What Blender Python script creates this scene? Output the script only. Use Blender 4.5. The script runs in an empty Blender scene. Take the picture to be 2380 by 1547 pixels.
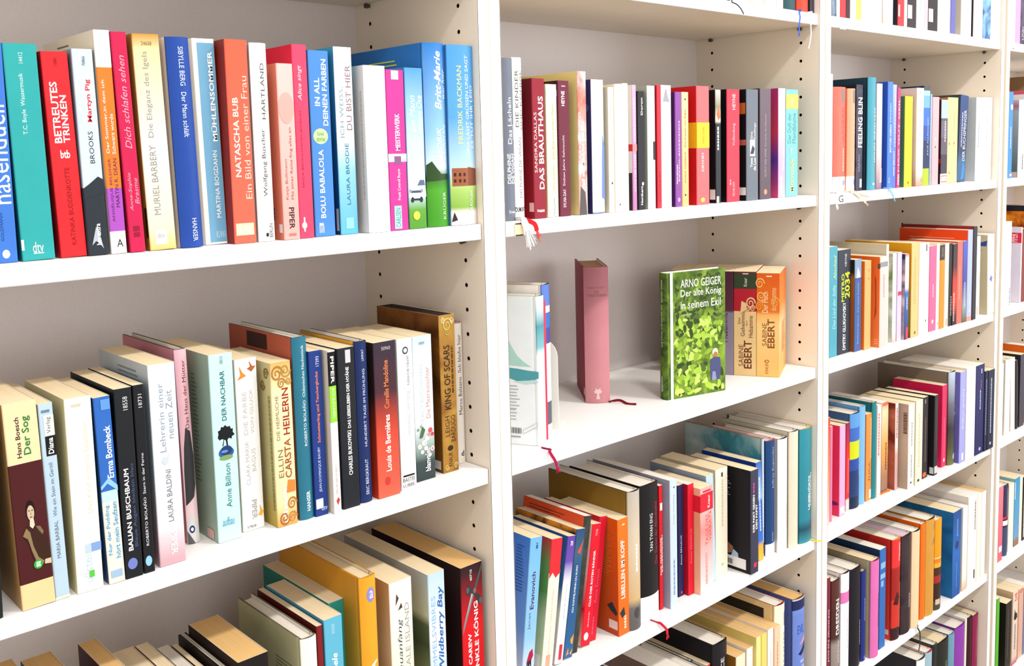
import bpy, bmesh, math, random
from mathutils import Matrix, Vector
random.seed(7)
scn = bpy.context.scene
C = scn.collection
Z0 = 1.66                      # floor level is z = 0, shelf heights were measured from the pin row at 1.66 m

# ---------------------------------------------------------------- camera
cam_d = bpy.data.cameras.new('camera')
cam = bpy.data.objects.new('camera', cam_d); C.objects.link(cam)
rx, ry, rz = 0.10173, 0.73998, -0.02531
fw = Vector((math.sin(ry)*math.cos(rx), math.cos(ry)*math.cos(rx), -math.sin(rx)))
r0 = Vector((math.cos(ry), -math.sin(ry), 0)); u0 = r0.cross(fw)
r1 = math.cos(rz)*r0 + math.sin(rz)*u0; u1 = -math.sin(rz)*r0 + math.cos(rz)*u0
m = Matrix((r1, u1, -fw)).transposed().to_4x4()
m.translation = Vector((-0.79529, -0.92974, Z0-0.18815))
cam.matrix_world = m
cam_d.sensor_fit = 'HORIZONTAL'; cam_d.sensor_width = 36
cam_d.lens = 2275.467/2380*36
cam_d.shift_x = -8.703/2380; cam_d.shift_y = -179.45/2380
cam_d.clip_start = .02
scn.camera = cam

# ---------------------------------------------------------------- light
w = bpy.data.worlds.new('room_light'); scn.world = w; w.use_nodes = True
bg = w.node_tree.nodes['Background']
bg.inputs[0].default_value = (1.0, .985, .97, 1); bg.inputs[1].default_value = 1.62
def lamp(name, loc, size, size_y, power, col, aim):
    d = bpy.data.lights.new(name, 'AREA'); d.shape = 'RECTANGLE'; d.size = size; d.size_y = size_y
    d.energy = power; d.color = col
    o = bpy.data.objects.new(name, d); C.objects.link(o); o.location = loc
    o.rotation_euler = (Vector(aim)-Vector(loc)).to_track_quat('-Z', 'Y').to_euler()
lamp('ceiling_lamp_near', (-.55, -1.75, 3.35), .45, .12, 34, (1, .96, .9), (.1, 0, 1.3))
lamp('ceiling_lamp_far', (1.15, -1.75, 3.35), .45, .12, 46, (1, .96, .91), (.8, 0, 1.3))
lamp('window_daylight', (3.6, -2.7, 1.55), 1.5, 1.4, 60, (.9, .95, 1), (1.0, 0, 1.3))
scn.view_settings.view_transform = 'Standard'; scn.view_settings.look = 'None'
scn.view_settings.gamma = 1; scn.view_settings.use_curve_mapping = False
scn.view_settings.exposure = 0.0

# ---------------------------------------------------------------- materials
ALB = 0.86
def lin(h, k=ALB):
    h = h.lstrip('#')
    if len(h) == 3: h = ''.join(c*2 for c in h)
    o = []
    for i in (0, 2, 4):
        c = int(h[i:i+2], 16)/255
        o.append((c/12.92 if c <= .04045 else ((c+.055)/1.055)**2.4)*k)
    return (*o, 1)
MC = {}
def nodes_of(m):
    m.use_nodes = True; nt = m.node_tree
    return nt, nt.nodes['Principled BSDF']
def print_mat(spec, rough=.48):
    """printed card: plain '#rgb'; 'g:#a@0,#b@1' smooth and 'c:...' stepped bands up the spine; 'n:#a,#b,scale' mottled picture"""
    key = (spec, rough)
    if key in MC: return MC[key]
    m = bpy.data.materials.new('print_'+str(len(MC))); MC[key] = m
    nt, b = nodes_of(m); N = nt.nodes.new; L = nt.links.new
    b.inputs['Roughness'].default_value = rough
    b.inputs['Specular IOR Level'].default_value = .16
    tc = N('ShaderNodeTexCoord')
    no = N('ShaderNodeTexNoise'); no.inputs['Scale'].default_value = 55; no.inputs['Detail'].default_value = 3
    L(tc.outputs['Object'], no.inputs['Vector'])
    if spec[1] == ':' and spec[0] in 'gc':
        sp = N('ShaderNodeSeparateXYZ'); L(tc.outputs['Generated'], sp.inputs[0])
        rp = N('ShaderNodeValToRGB'); L(sp.outputs['Z'], rp.inputs[0]); cr = rp.color_ramp
        cr.interpolation = 'LINEAR' if spec[0] == 'g' else 'CONSTANT'
        st = [s.split('@') for s in spec[2:].split(',')]
        for i, (c, p) in enumerate(st):
            e = cr.elements[i] if i < 2 else cr.elements.new(float(p))
            e.position = float(p); e.color = lin(c)
        col = rp.outputs[0]
    elif spec[1] == ':':
        a, c, s = spec[2:].split(',')
        n2 = N('ShaderNodeTexNoise'); n2.inputs['Scale'].default_value = float(s); n2.inputs['Detail'].default_value = 5
        n2.inputs['Distortion'].default_value = .6
        L(tc.outputs['Object'], n2.inputs['Vector'])
        rp = N('ShaderNodeValToRGB'); L(n2.outputs['Fac'], rp.inputs[0])
        rp.color_ramp.elements[0].position = .38; rp.color_ramp.elements[1].position = .62
        rp.color_ramp.elements[0].color = lin(a); rp.color_ramp.elements[1].color = lin(c)
        col = rp.outputs[0]
    else:
        rg = N('ShaderNodeRGB'); rg.outputs[0].default_value = lin(spec); col = rg.outputs[0]
    mr = N('ShaderNodeMapRange'); L(no.outputs['Fac'], mr.inputs[0])
    mr.inputs[3].default_value = .93; mr.inputs[4].default_value = 1.05
    mx = N('ShaderNodeMix'); mx.data_type = 'RGBA'; mx.blend_type = 'MULTIPLY'; mx.inputs[0].default_value = 1
    L(col, mx.inputs[6]); L(mr.outputs[0], mx.inputs[7]); L(mx.outputs[2], b.inputs['Base Color'])
    return m
def pages_mat(spec):
    key = ('pages', spec)
    if key in MC: return MC[key]
    m = bpy.data.materials.new('paper_edges_'+str(len(MC))); MC[key] = m
    nt, b = nodes_of(m); N = nt.nodes.new; L = nt.links.new
    b.inputs['Roughness'].default_value = .85; b.inputs['Specular IOR Level'].default_value = .1
    tc = N('ShaderNodeTexCoord'); mp = N('ShaderNodeMapping'); mp.inputs['Scale'].default_value = (1500, 6, 6)
    L(tc.outputs['Object'], mp.inputs[0])
    no = N('ShaderNodeTexNoise'); no.inputs['Scale'].default_value = 1; no.inputs['Detail'].default_value = 2
    L(mp.outputs[0], no.inputs['Vector'])
    a = lin(spec); rp = N('ShaderNodeValToRGB'); L(no.outputs['Fac'], rp.inputs[0])
    rp.color_ramp.elements[0].position = .3; rp.color_ramp.elements[1].position = .7
    rp.color_ramp.elements[0].color = (a[0]*.86, a[1]*.83, a[2]*.78, 1); rp.color_ramp.elements[1].color = a
    L(rp.outputs[0], b.inputs['Base Color'])
    bp = N('ShaderNodeBump'); bp.inputs['Strength'].default_value = .25; bp.inputs['Distance'].default_value = .0004
    L(no.outputs['Fac'], bp.inputs['Height']); L(bp.outputs[0], b.inputs['Normal'])
    return m
def board_mat(name, col, rough, grain=.03):
    m = bpy.data.materials.new(name); nt, b = nodes_of(m); N = nt.nodes.new; L = nt.links.new
    b.inputs['Roughness'].default_value = rough; b.inputs['Specular IOR Level'].default_value = .3
    tc = N('ShaderNodeTexCoord'); no = N('ShaderNodeTexNoise'); no.inputs['Scale'].default_value = 420; no.inputs['Detail'].default_value = 2
    L(tc.outputs['Object'], no.inputs['Vector'])
    rp = N('ShaderNodeValToRGB'); L(no.outputs['Fac'], rp.inputs[0]); a = lin(col, 1)
    rp.color_ramp.elements[0].position = .3; rp.color_ramp.elements[1].position = .7
    rp.color_ramp.elements[0].color = tuple(c*(1-grain) for c in a[:3])+(1,); rp.color_ramp.elements[1].color = a
    L(rp.outputs[0], b.inputs['Base Color'])
    return m
M_PANEL = board_mat('melamine_warm_lit', '#e5d9c8', .5)  # white board in cream: warm light inside the cases put into its colour
M_BACK = board_mat('fibreboard_back', '#dcd3d0', .6, .05)
M_EDGE = board_mat('edge_band_lit_white', '#dcdcdc', .4, .01)  # front edges kept neutral white to stand in for their stronger light
M_SHELF = board_mat('melamine_shelf', '#e2e0de', .45, .02)
M_UNDER = board_mat('melamine_underside_lit', '#efe4d6', .5)  # made lighter than the panels, light from below put into the colour
M_HOLE = board_mat('hole_shade', '#150f0b', .95)  # near black: shade inside the drilled holes painted on their walls
M_PIN = board_mat('dark_steel_pin', '#4a443e', .4)
M_FLOOR = board_mat('linoleum', '#7d7064', .5)
M_WALL = board_mat('painted_wall', '#e9e6e0', .8)

# ---------------------------------------------------------------- helpers
def mesh_obj(name, verts, faces, mats, parent=None, fm=None, smooth=False):
    me = bpy.data.meshes.new(name); me.from_pydata(verts, [], faces)
    for q in mats: me.materials.append(q)
    if fm: me.polygons.foreach_set('material_index', fm)
    if smooth: me.polygons.foreach_set('use_smooth', [True]*len(faces))
    me.update()
    o = bpy.data.objects.new(name, me); C.objects.link(o)
    if parent: o.parent = parent
    return o
def box_data(x0, x1, y0, y1, z0, z1):
    v = [(x, y, z) for z in (z0, z1) for y in (y0, y1) for x in (x0, x1)]
    f = [(0, 2, 3, 1), (4, 5, 7, 6), (0, 1, 5, 4), (1, 3, 7, 5), (3, 2, 6, 7), (2, 0, 4, 6)]   # bottom top front right back left
    return v, f
def board(name, x0, x1, y0, y1, z0, z1, mats, fm, parent, bev=.0008):
    v, f = box_data(x0, x1, y0, y1, z0, z1)
    me = bpy.data.meshes.new(name); me.from_pydata(v, [], f)
    for q in mats: me.materials.append(q)
    me.polygons.foreach_set('material_index', fm)
    bm = bmesh.new(); bm.from_mesh(me)
    if bev: bmesh.ops.bevel(bm, geom=bm.edges[:], offset=bev, segments=2, affect='EDGES')
    bm.to_mesh(me); bm.free()
    o = bpy.data.objects.new(name, me); C.objects.link(o); o.parent = parent
    return o
def tag(o, label, cat, group=None):
    o['label'] = label; o['category'] = cat
    if group: o['group'] = group
def empty(name, loc, rot=(0, 0, 0)):
    o = bpy.data.objects.new(name, None); C.objects.link(o); o.location = loc; o.rotation_euler = rot
    o.empty_display_size = .02
    return o

# ---------------------------------------------------------------- room
v, f = box_data(-3.5, 4.5, -4.5, .5, -.05, 0); o = mesh_obj('floor', v, f, [M_FLOOR]); o['kind'] = 'structure'
v, f = box_data(-3.5, 4.5, .32, .44, 0, 3.4); o = mesh_obj('wall_back', v, f, [M_WALL]); o['kind'] = 'structure'

# ---------------------------------------------------------------- bookcases
PT, DEP, TH = .01874, .2675, .0196
SB = [.3480, .0276, -.2918, -.6069, -.9319, -1.2500, -1.5690]        # undersides of the shelf boards below the pin datum
YF, YB = .0367, .2305
def holed_face(name, xin, sgn, parent, zlo, zhi):
    """inner skin of a side panel with two columns of real drilled pin holes"""
    V = []; F = []; FM = []; S = {}
    def vt(y, z, x=xin):
        k = (round(y, 5), round(z, 5), round(x, 5))
        if k not in S: S[k] = len(V); V.append((x, y, z))
        return S[k]
    def fc(ids, mi=0):
        F.append(tuple(ids) if sgn < 0 else tuple(reversed(ids))); FM.append(mi)
    i0 = math.ceil(-zhi/.032+.6); i1 = math.floor(-zlo/.032-.6)
    zc = [-.032*i for i in range(i0, i1+1)]
    ys = [0.0, YF-.009, YF+.009, YB-.009, YB+.009, DEP]
    top = zc[0]+.016; bot = zc[-1]-.016
    for a, b in ((top, zhi), (zlo, bot)):
        for k in range(5): fc([vt(ys[k], a), vt(ys[k], b), vt(ys[k+1], b), vt(ys[k+1], a)])
    R = .0029; n = 8
    for z in zc:
        za, zb = z-.016, z+.016
        for k in range(5):
            if k in (1, 3):
                yc = YF if k == 1 else YB
                ring = [(yc+R*math.cos(t), z+R*math.sin(t)) for t in [math.pi/8+i*math.pi/4 for i in range(8)]]
                sq = [(ys[k+1], za), (ys[k+1], zb), (ys[k], zb), (ys[k], za)]
                rid = [vt(*p) for p in ring]
                q = [vt(*p) for p in sq]     # br, tr, tl, bl
                # ring order: angles 22,67 | 112,157 | 202,247 | 292,337
                fc([q[0], rid[7], rid[0], q[1]][::-1]); fc([q[1], rid[0], rid[1]][::-1]); fc([q[1], rid[1], rid[2], q[2]][::-1])
                fc([q[2], rid[2], rid[3]][::-1]); fc([q[2], rid[3], rid[4], q[3]][::-1]); fc([q[3], rid[4], rid[5]][::-1])
                fc([q[3], rid[5], rid[6], q[0]][::-1]); fc([q[0], rid[6], rid[7]][::-1])
                xd = xin-sgn*.014
                bid = [vt(p[0], p[1], xd) for p in ring]
                for i in range(8): fc([rid[i], bid[i], bid[(i+1) % 8], rid[(i+1) % 8]], 1)
                fc(bid, 1)
            else:
                fc([vt(ys[k], za), vt(ys[k], zb), vt(ys[k+1], zb), vt(ys[k+1], za)])
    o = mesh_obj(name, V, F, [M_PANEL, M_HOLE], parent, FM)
    return o
def bookcase(xl, xr, label, levels):
    """xl / xr: inner faces of the side panels"""
    bc = empty('bookcase', (xl-PT, 0, 0)); X = xl-PT
    tag(bc, label, 'bookcase', 'white open bookcases in a row')
    def bd(name, x0, x1, y0, y1, z0, z1, mats, fm, **k):
        return board(name, x0-X, x1-X, y0, y1, z0+Z0, z1+Z0, mats, fm, bc, **k)
    ZB, ZT = -1.66, .3676
    skin = .0003
    for s, (a, b, xin) in ((-1, (xl-PT, xl-skin, xl)), (1, (xr+skin, xr+PT, xr))):
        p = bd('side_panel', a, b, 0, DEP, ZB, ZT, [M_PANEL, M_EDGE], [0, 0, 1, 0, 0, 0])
        bm = bmesh.new(); bm.from_mesh(p.data)          # the inner face is the drilled one
        bmesh.ops.delete(bm, geom=[f for f in bm.faces if f.normal.x*-s > .99], context='FACES'); bm.to_mesh(p.data); bm.free()
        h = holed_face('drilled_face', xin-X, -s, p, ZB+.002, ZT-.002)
        for vv in h.data.vertices: vv.co.z += Z0
    bd('back_panel', xl-PT, xr+PT, DEP, DEP+.004, ZB, ZT, [M_BACK], [0]*6, bev=0)
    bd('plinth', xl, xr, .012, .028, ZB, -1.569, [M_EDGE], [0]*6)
    for i, z in enumerate(SB):
        g = .0012
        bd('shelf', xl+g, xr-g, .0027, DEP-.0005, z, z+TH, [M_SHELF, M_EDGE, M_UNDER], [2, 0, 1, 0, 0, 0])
        if i in levels:
            for xx, dx in ((xr, -1), (xl, 1)):
                for yy in (YF, YB):
                    pv = []; pf = []
                    for j, (r, xo) in enumerate(((.0024, 0), (.0024, .004), (.0034, .004), (.0034, .0075))):
                        for t in range(10):
                            an = t*math.pi/5; pv.append((xx-X+dx*xo, yy+r*math.cos(an), z-.0036+Z0+r*math.sin(an)))
                    for j in range(3):
                        for t in range(10): pf.append((j*10+t, j*10+(t+1) % 10, j*10+10+(t+1) % 10, j*10+10+t))
                    pf.append(tuple(range(30, 40)))
                    mesh_obj('shelf_pin', pv, pf, [M_PIN], bc)
    return bc
bookcase(-.7557, 0, 'white bookcase nearest at the left, its left side cut off by the photo edge', {1, 2, 3})
bookcase(.03748, .7927, 'white bookcase with the half empty shelf holding the leafy green book', {1, 2, 3, 4})
bookcase(.8324, 1.5874, 'white bookcase, second from the right, with a small G tag on one shelf', {1, 2, 3, 4, 5})
bookcase(1.6393, 2.3946, 'white bookcase cut off by the right edge of the photo', {1, 2, 3, 4, 5})

# ---------------------------------------------------------------- books
TEXT = []            # lettering jobs, made in one pass at the end
ORD = ['first','second','third','fourth','fifth','sixth','seventh','eighth','ninth','tenth','eleventh','twelfth','thirteenth','fourteenth',
 'fifteenth','sixteenth','seventeenth','eighteenth','nineteenth','twentieth','twenty-first','twenty-second','twenty-third','twenty-fourth','twenty-fifth','twenty-sixth','twenty-seventh','twenty-eighth']
CASE = {'A': 'left case', 'B': 'middle case', 'C': 'right case', 'D': 'rightmost case'}
ROW = {'A': {1: 'upper', 2: 'middle', 3: 'bottom'}, 'B': {0: 'topmost', 1: 'upper', 2: 'half-empty', 3: 'lower', 4: 'bottom'}}
ROW['C'] = ROW['D'] = {0: 'topmost', 1: 'second', 2: 'third', 3: 'fourth', 4: 'fifth', 5: 'bottom'}
ZTOP = [z+TH for z in SB[1:]]
def spine_y(kind, w, x):
    """front surface of the spine (local y) at local x"""
    if kind == 'h':
        b = min(.005, .16*w); t = max(0, min(1, x/w)); return .0012-b*(1-(2*t-1)**2)
    r = .0006
    return 0.0
def profile(kind, w, d):
    if kind == 'h':
        n = 10
        P = [(0, d), (0, .010), (.0004, .0085), (.0014, .0065), (.0004, .0045), (0, .0030)]
        P += [(w*i/n, spine_y('h', w, w*i/n)) for i in range(n+1)]
        P += [(w, .0030), (w-.0004, .0045), (w-.0014, .0065), (w-.0004, .0085), (w, .010), (w, d)]
        return P, .0024
    r = min(.0012, w*.2)
    P = [(0, d), (0, r)] + [(r-r*math.cos(a), r-r*math.sin(a)) for a in (math.pi/6, math.pi/3)] + [(r, 0), (w-r, 0)]
    P += [(w-r+r*math.sin(a), r-r*math.cos(a)) for a in (math.pi/6, math.pi/3)] + [(w, r), (w, d)]
    return P, .00045
def build_cover(root, kind, w, d, h, spine, side, bd=None):
    P, t = profile(kind, w, d); n = len(P)
    if kind == 'h':
        Q = [(min(max(x, t), w-t), (y if y > .009 else max(y+t, .0012))) for x, y in P]
        Q = [(x, (y if i in (0, n-1) else max(y, .0012))) for i, (x, y) in enumerate(Q)]
    else:
        Q = [(min(max(x, t), w-t), max(y, t) if 0 < i < n-1 else y) for i, (x, y) in enumerate(P)]
    V = []; F = []; FM = []
    for z in (0, h):
        V += [(x, y, z) for x, y in P]; V += [(x, y, z) for x, y in Q]
    o0, i0, o1, i1 = 0, n, 2*n, 3*n
    lim = .0035 if kind == 'h' else P[4][0]*.999
    for k in range(n-1):
        ym = (P[k][1]+P[k+1][1])/2
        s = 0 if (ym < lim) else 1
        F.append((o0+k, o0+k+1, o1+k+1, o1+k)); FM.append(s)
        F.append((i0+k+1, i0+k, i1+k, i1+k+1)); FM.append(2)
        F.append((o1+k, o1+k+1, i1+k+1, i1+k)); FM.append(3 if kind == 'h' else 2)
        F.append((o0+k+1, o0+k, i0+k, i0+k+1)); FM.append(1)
    for k in (0, n-1):
        q = (o0+k, o1+k, i1+k, i0+k); F.append(q if k == 0 else q[::-1]); FM.append(1)
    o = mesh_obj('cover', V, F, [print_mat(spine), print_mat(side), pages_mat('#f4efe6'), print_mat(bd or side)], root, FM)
    if kind == 'h':
        me = o.data; bm = bmesh.new(); bm.from_mesh(me)
        for f in bm.faces: f.smooth = True
        for e in bm.edges:
            if len(e.link_faces) == 2 and e.calc_face_angle(0) > .55: e.smooth = False
        bm.to_mesh(me); bm.free()
    return o
def build_pages(root, kind, w, d, h, col):
    if kind == 'h':
        t = .0027; n = 8; zl, zh = .003, h-.0032
        P = [(t+(w-2*t)*i/n, max(.0016, spine_y('h', w, t+(w-2*t)*i/n)+.0030)) for i in range(n+1)]
        c = min(.003, .12*w)
        P += [(t+(w-2*t)*(1-i/n), d-.0035-c*(1-(2*i/n-1)**2)) for i in range(n+1)]
    else:
        t = .0006; zl, zh = .0003, h-.0005
        P = [(t, t), (w-t, t), (w-t, d-.0004), (t, d-.0004)]
    n = len(P)
    V = [(x, y, z) for z in (zl, zh) for x, y in P]
    F = [(k, (k+1) % n, n+(k+1) % n, n+k) for k in range(n)] + [tuple(range(n-1, -1, -1)), tuple(range(n, 2*n))]
    return mesh_obj('page_block', V, F, [pages_mat(col)], root)
def place(face, kind, w, d, h, u, v, lift=.00022):
    if face == 'tag': return (u*w-w/2, -.0007-lift, v*h-h/2)
    if face == 's': x = u*w; return (x, spine_y(kind, w, x)-lift, v*h)
    if face == 'l': return (-lift, d*(1-u), v*h)
    return (w+lift, d*u, v*h)
def add_print(cov, kind, w, d, h, p, i=0):
    code = p[0]; face = 's'; lift = .00012+.00005*i
    if len(code) > 1: face, code = code[0], code[1]
    if code == 'T':
        TEXT.append((cov, kind, w, d, h, face, p[1], p[2], p[3], p[4], p[5], p[6], p[7] if len(p) > 7 else 'u', lift)); return
    V = []; F = []
    pl = lambda u, v: place(face, kind, w, d, h, u, v, lift)
    flip = False
    if code in 'RK':
        u0, u1, v0, v1, col = p[1:6]; nm = 'price_sticker' if code == 'K' else 'printed_panel'
        n = 8 if (kind == 'h' and face == 's') else 1
        for i in range(n+1):
            u = u0+(u1-u0)*i/n; V += [pl(u, v0), pl(u, v1)]
        F = [(2*i, 2*i+2, 2*i+3, 2*i+1) for i in range(n)]
    elif code == 'E':
        u0, u1, v0, v1, col = p[1:6]; nm = 'printed_emblem'; n = 18
        uv_pts = [((u0+u1)/2+(u1-u0)/2*math.cos(a), (v0+v1)/2+(v1-v0)/2*math.sin(a)) for a in [2*math.pi*k/n for k in range(n)]]
        V = [pl(*q) for q in uv_pts]
        F = [tuple(range(n))]
    elif code == 'P':
        col = p[2]; nm = 'printed_shape'; uv_pts = p[1]; V = [pl(*q) for q in p[1]]; F = [tuple(range(len(V)))]
    elif code == 'S':                     # print too small to read: rows of word-length dashes
        u0, u1, v0, v1, col = p[1:6]; nm = 'fine_print'; rr = random.Random(int((u0+v0+w)*1e5)); v = v0
        while v < v1:
            l = min(rr.uniform(.010, .03)*1.2, v1-v)
            q = len(V); V += [pl(u0, v), pl(u1, v), pl(u1, v+l), pl(u0, v+l)]; F.append((q, q+1, q+2, q+3)); v += l+.006
    elif code == 'X':                     # lines of small print across a cover
        u0, u1, v0, v1, col = p[1:6]; nm = 'fine_print'; rr = random.Random(int((u0+v0+w)*1e5)); v = v1
        while v > v0:
            e = u0+(u1-u0)*rr.uniform(.6, 1); q = len(V)
            V += [pl(u0, v-.007), pl(e, v-.007), pl(e, v), pl(u0, v)]; F.append((q, q+1, q+2, q+3)); v -= .022
    elif code == 'C':                     # printed scroll: a flat spiral line
        u0, v0, r, col = p[1:5]; nm = 'printed_scroll'; sg = 1 if r > 0 else -1; r = abs(r); n = 22
        sx = w if face == 's' else d; rr_ = r*w
        for k in range(n+1):
            t = k/n; a = sg*t*3.4*math.pi; R0 = rr_*(1-t*.85); th = rr_*.11*(1-.5*t)+.0002
            for q in (-1, 1):
                R1 = R0+q*th; V.append(pl(u0+R1*math.cos(a)/sx, v0+R1*math.sin(a)*1.25/h))
            if k: F.append((2*k-2, 2*k-1, 2*k+1, 2*k) if sg > 0 else (2*k-2, 2*k, 2*k+1, 2*k-1))
    if code in 'EP' and kind == 'h' and face == 's':      # print on a rounded back follows the curve
        U = uv_pts; bm = bmesh.new(); bm.faces.new([bm.verts.new((a, b, 0)) for a, b in U])
        for q in range(1, 12):
            bmesh.ops.bisect_plane(bm, geom=bm.verts[:]+bm.edges[:]+bm.faces[:], plane_co=(q/12, 0, 0), plane_no=(1, 0, 0))
        bmesh.ops.triangulate(bm, faces=bm.faces[:])
        bm.verts.index_update(); V = [pl(t.co.x, t.co.y) for t in bm.verts]; F = [tuple(t.index for t in f.verts) for f in bm.faces]; bm.free()
    o = mesh_obj(nm, V, F, [print_mat(col)], cov)
    return o
COUNT = {}
def book(sh, x, y, w, h, d, lean, yaw, kind, spine, side, pg, look, prints=(), lab=None):
    """one book: spine towards the room, x/y of its left front foot, thickness w, height h, depth d (m); lean and yaw in degrees"""
    lev = int(sh[1]); z = Z0+ZTOP[lev]+.0004
    bd = kind[1:] or None; kind = kind[0]           # 'h#2a2a30': colour of the boards under a jacket
    a = math.radians(lean)
    if lean > 0: z += w*math.sin(a)
    root = empty('book', (x, y, z)); root.rotation_euler = (0, a, math.radians(yaw))
    COUNT[sh] = COUNT.get(sh, 0)+1
    if lab is None: lab = '%s, %s from left in %s row, %s' % (look, ORD[COUNT[sh]-1], ROW[sh[0]][lev], CASE[sh[0]])
    tag(root, lab, 'book', 'books in the %s row of the %s' % (ROW[sh[0]][lev], CASE[sh[0]]))
    cov = build_cover(root, kind, w, d, h, spine, side, bd)
    build_pages(root, kind, w, d, h, pg)
    for i, p in enumerate(prints): add_print(cov, kind, w, d, h, p, i)
    return root, cov
def ribbon(root, pts, width, col, name='ribbon_bookmark', fringe=0, lev=None):
    """flat ribbon through world points, a part of its book"""
    bpy.context.view_layer.update()
    if lev is not None:                        # comes out from under the book, over the front edge of the shelf board
        x0 = pts[0][0]; zt = Z0+ZTOP[lev]
        pts = [(x0-.002, .016, zt+.0011), (x0-.001, .005, zt+.0011), (x0, -.0004, zt+.0009)]+[q for q in pts if q[1] < .0025 and q[2] < zt]
    inv = root.matrix_world.inverted()
    P = [Vector(p) for p in pts]; S = []
    n = len(P)
    for i in range(n-1):                       # Catmull-Rom
        p0, p1, p2, p3 = P[max(i-1, 0)], P[i], P[i+1], P[min(i+2, n-1)]
        for k in range(6):
            t = k/6; S.append(.5*((2*p1)+(-p0+p2)*t+(2*p0-5*p1+4*p2-p3)*t*t+(-p0+3*p1-3*p2+p3)*t**3))
    S.append(P[-1]); V = []; F = []
    for i, p in enumerate(S):
        tg = (S[min(i+1, len(S)-1)]-S[max(i-1, 0)]).normalized()
        sd = tg.cross(Vector((.3, 1, .2)))
        if sd.length < .2: sd = tg.cross(Vector((0, 0, 1)))
        sd = sd.normalized()*width/2; nn = sd.cross(tg).normalized()*.00025
        V += [inv @ (p-sd-nn), inv @ (p+sd-nn), inv @ (p+sd+nn), inv @ (p-sd+nn)]
        if i:
            b = 4*i; a = b-4
            for k in range(4): F.append((a+k, a+(k+1) % 4, b+(k+1) % 4, b+k))
    F += [(3, 2, 1, 0), tuple(4*(len(S)-1)+k for k in range(4))]
    if fringe:
        e = S[-1]; tg = (S[-1]-S[-3]).normalized(); rr = random.Random(fringe)
        for k in range(fringe):
            o = Vector((rr.uniform(-1, 1), rr.uniform(-.3, .3), rr.uniform(-.4, .4)))*width*.7
            a = e+o*.4; b = e+tg*width*rr.uniform(1.5, 2.6)+o*1.3; q = len(V)
            r = Vector((.0004, 0, 0)); s = Vector((0, .0004, 0))
            V += [inv @ (a-r), inv @ (a+r), inv @ (a+s), inv @ (b-r), inv @ (b+r), inv @ (b+s)]
            F += [(q, q+1, q+4, q+3), (q+1, q+2, q+5, q+4), (q+2, q, q+3, q+5), (q+3, q+4, q+5)]
    return mesh_obj(name, V, F, [print_mat(col, .6)], root)

# row A1
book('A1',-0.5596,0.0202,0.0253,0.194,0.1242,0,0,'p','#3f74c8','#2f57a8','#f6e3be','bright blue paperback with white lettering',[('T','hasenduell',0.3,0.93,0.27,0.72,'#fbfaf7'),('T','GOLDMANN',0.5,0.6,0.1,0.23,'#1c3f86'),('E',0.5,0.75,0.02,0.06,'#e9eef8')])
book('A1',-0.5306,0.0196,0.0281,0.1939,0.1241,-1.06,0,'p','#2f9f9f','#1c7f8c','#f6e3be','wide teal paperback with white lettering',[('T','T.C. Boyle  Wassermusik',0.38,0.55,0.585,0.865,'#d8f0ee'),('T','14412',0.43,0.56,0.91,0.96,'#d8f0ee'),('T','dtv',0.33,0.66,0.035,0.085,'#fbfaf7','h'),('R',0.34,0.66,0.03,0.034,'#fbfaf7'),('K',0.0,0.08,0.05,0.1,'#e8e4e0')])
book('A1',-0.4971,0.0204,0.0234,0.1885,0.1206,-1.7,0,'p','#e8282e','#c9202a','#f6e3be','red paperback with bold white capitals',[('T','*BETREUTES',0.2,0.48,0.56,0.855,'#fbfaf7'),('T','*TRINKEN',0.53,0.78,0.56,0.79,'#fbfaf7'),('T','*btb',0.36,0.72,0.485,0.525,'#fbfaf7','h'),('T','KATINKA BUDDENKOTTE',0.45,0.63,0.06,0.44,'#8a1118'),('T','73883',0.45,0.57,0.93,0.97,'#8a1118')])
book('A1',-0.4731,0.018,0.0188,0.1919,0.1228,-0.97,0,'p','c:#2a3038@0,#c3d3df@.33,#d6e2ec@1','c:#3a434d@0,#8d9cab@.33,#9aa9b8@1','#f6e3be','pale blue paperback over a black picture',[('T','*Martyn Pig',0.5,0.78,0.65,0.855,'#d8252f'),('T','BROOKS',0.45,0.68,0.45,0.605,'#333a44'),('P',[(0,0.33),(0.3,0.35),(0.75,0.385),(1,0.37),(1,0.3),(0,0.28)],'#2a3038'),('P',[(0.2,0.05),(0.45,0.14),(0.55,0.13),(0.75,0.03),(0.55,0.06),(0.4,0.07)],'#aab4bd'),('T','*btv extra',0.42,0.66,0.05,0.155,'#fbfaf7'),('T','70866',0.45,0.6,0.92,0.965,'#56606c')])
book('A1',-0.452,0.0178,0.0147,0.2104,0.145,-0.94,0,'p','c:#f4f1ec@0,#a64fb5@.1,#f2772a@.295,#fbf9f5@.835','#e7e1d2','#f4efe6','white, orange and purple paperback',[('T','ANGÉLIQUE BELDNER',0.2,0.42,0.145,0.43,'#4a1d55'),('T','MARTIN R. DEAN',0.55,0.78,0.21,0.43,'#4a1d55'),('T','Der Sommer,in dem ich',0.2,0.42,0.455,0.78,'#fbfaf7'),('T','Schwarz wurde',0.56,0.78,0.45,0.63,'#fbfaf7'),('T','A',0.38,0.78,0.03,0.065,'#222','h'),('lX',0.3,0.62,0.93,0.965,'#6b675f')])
book('A1',-0.4344,0.0162,0.0147,0.2095,0.1341,-1.67,0,'p','#c41f4c','#a3173d','#f6e3be','crimson paperback with pale italic lettering',[('T','/Dich schlafen sehen',0.3,0.72,0.475,0.895,'#ef9fb2'),('T','/Anne-Sophie',0.22,0.5,0.19,0.365,'#ef9fb2'),('T','/Brasme',0.58,0.85,0.22,0.34,'#ef9fb2'),('S',0.3,0.7,0.07,0.12,'#8f1238')])
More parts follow.
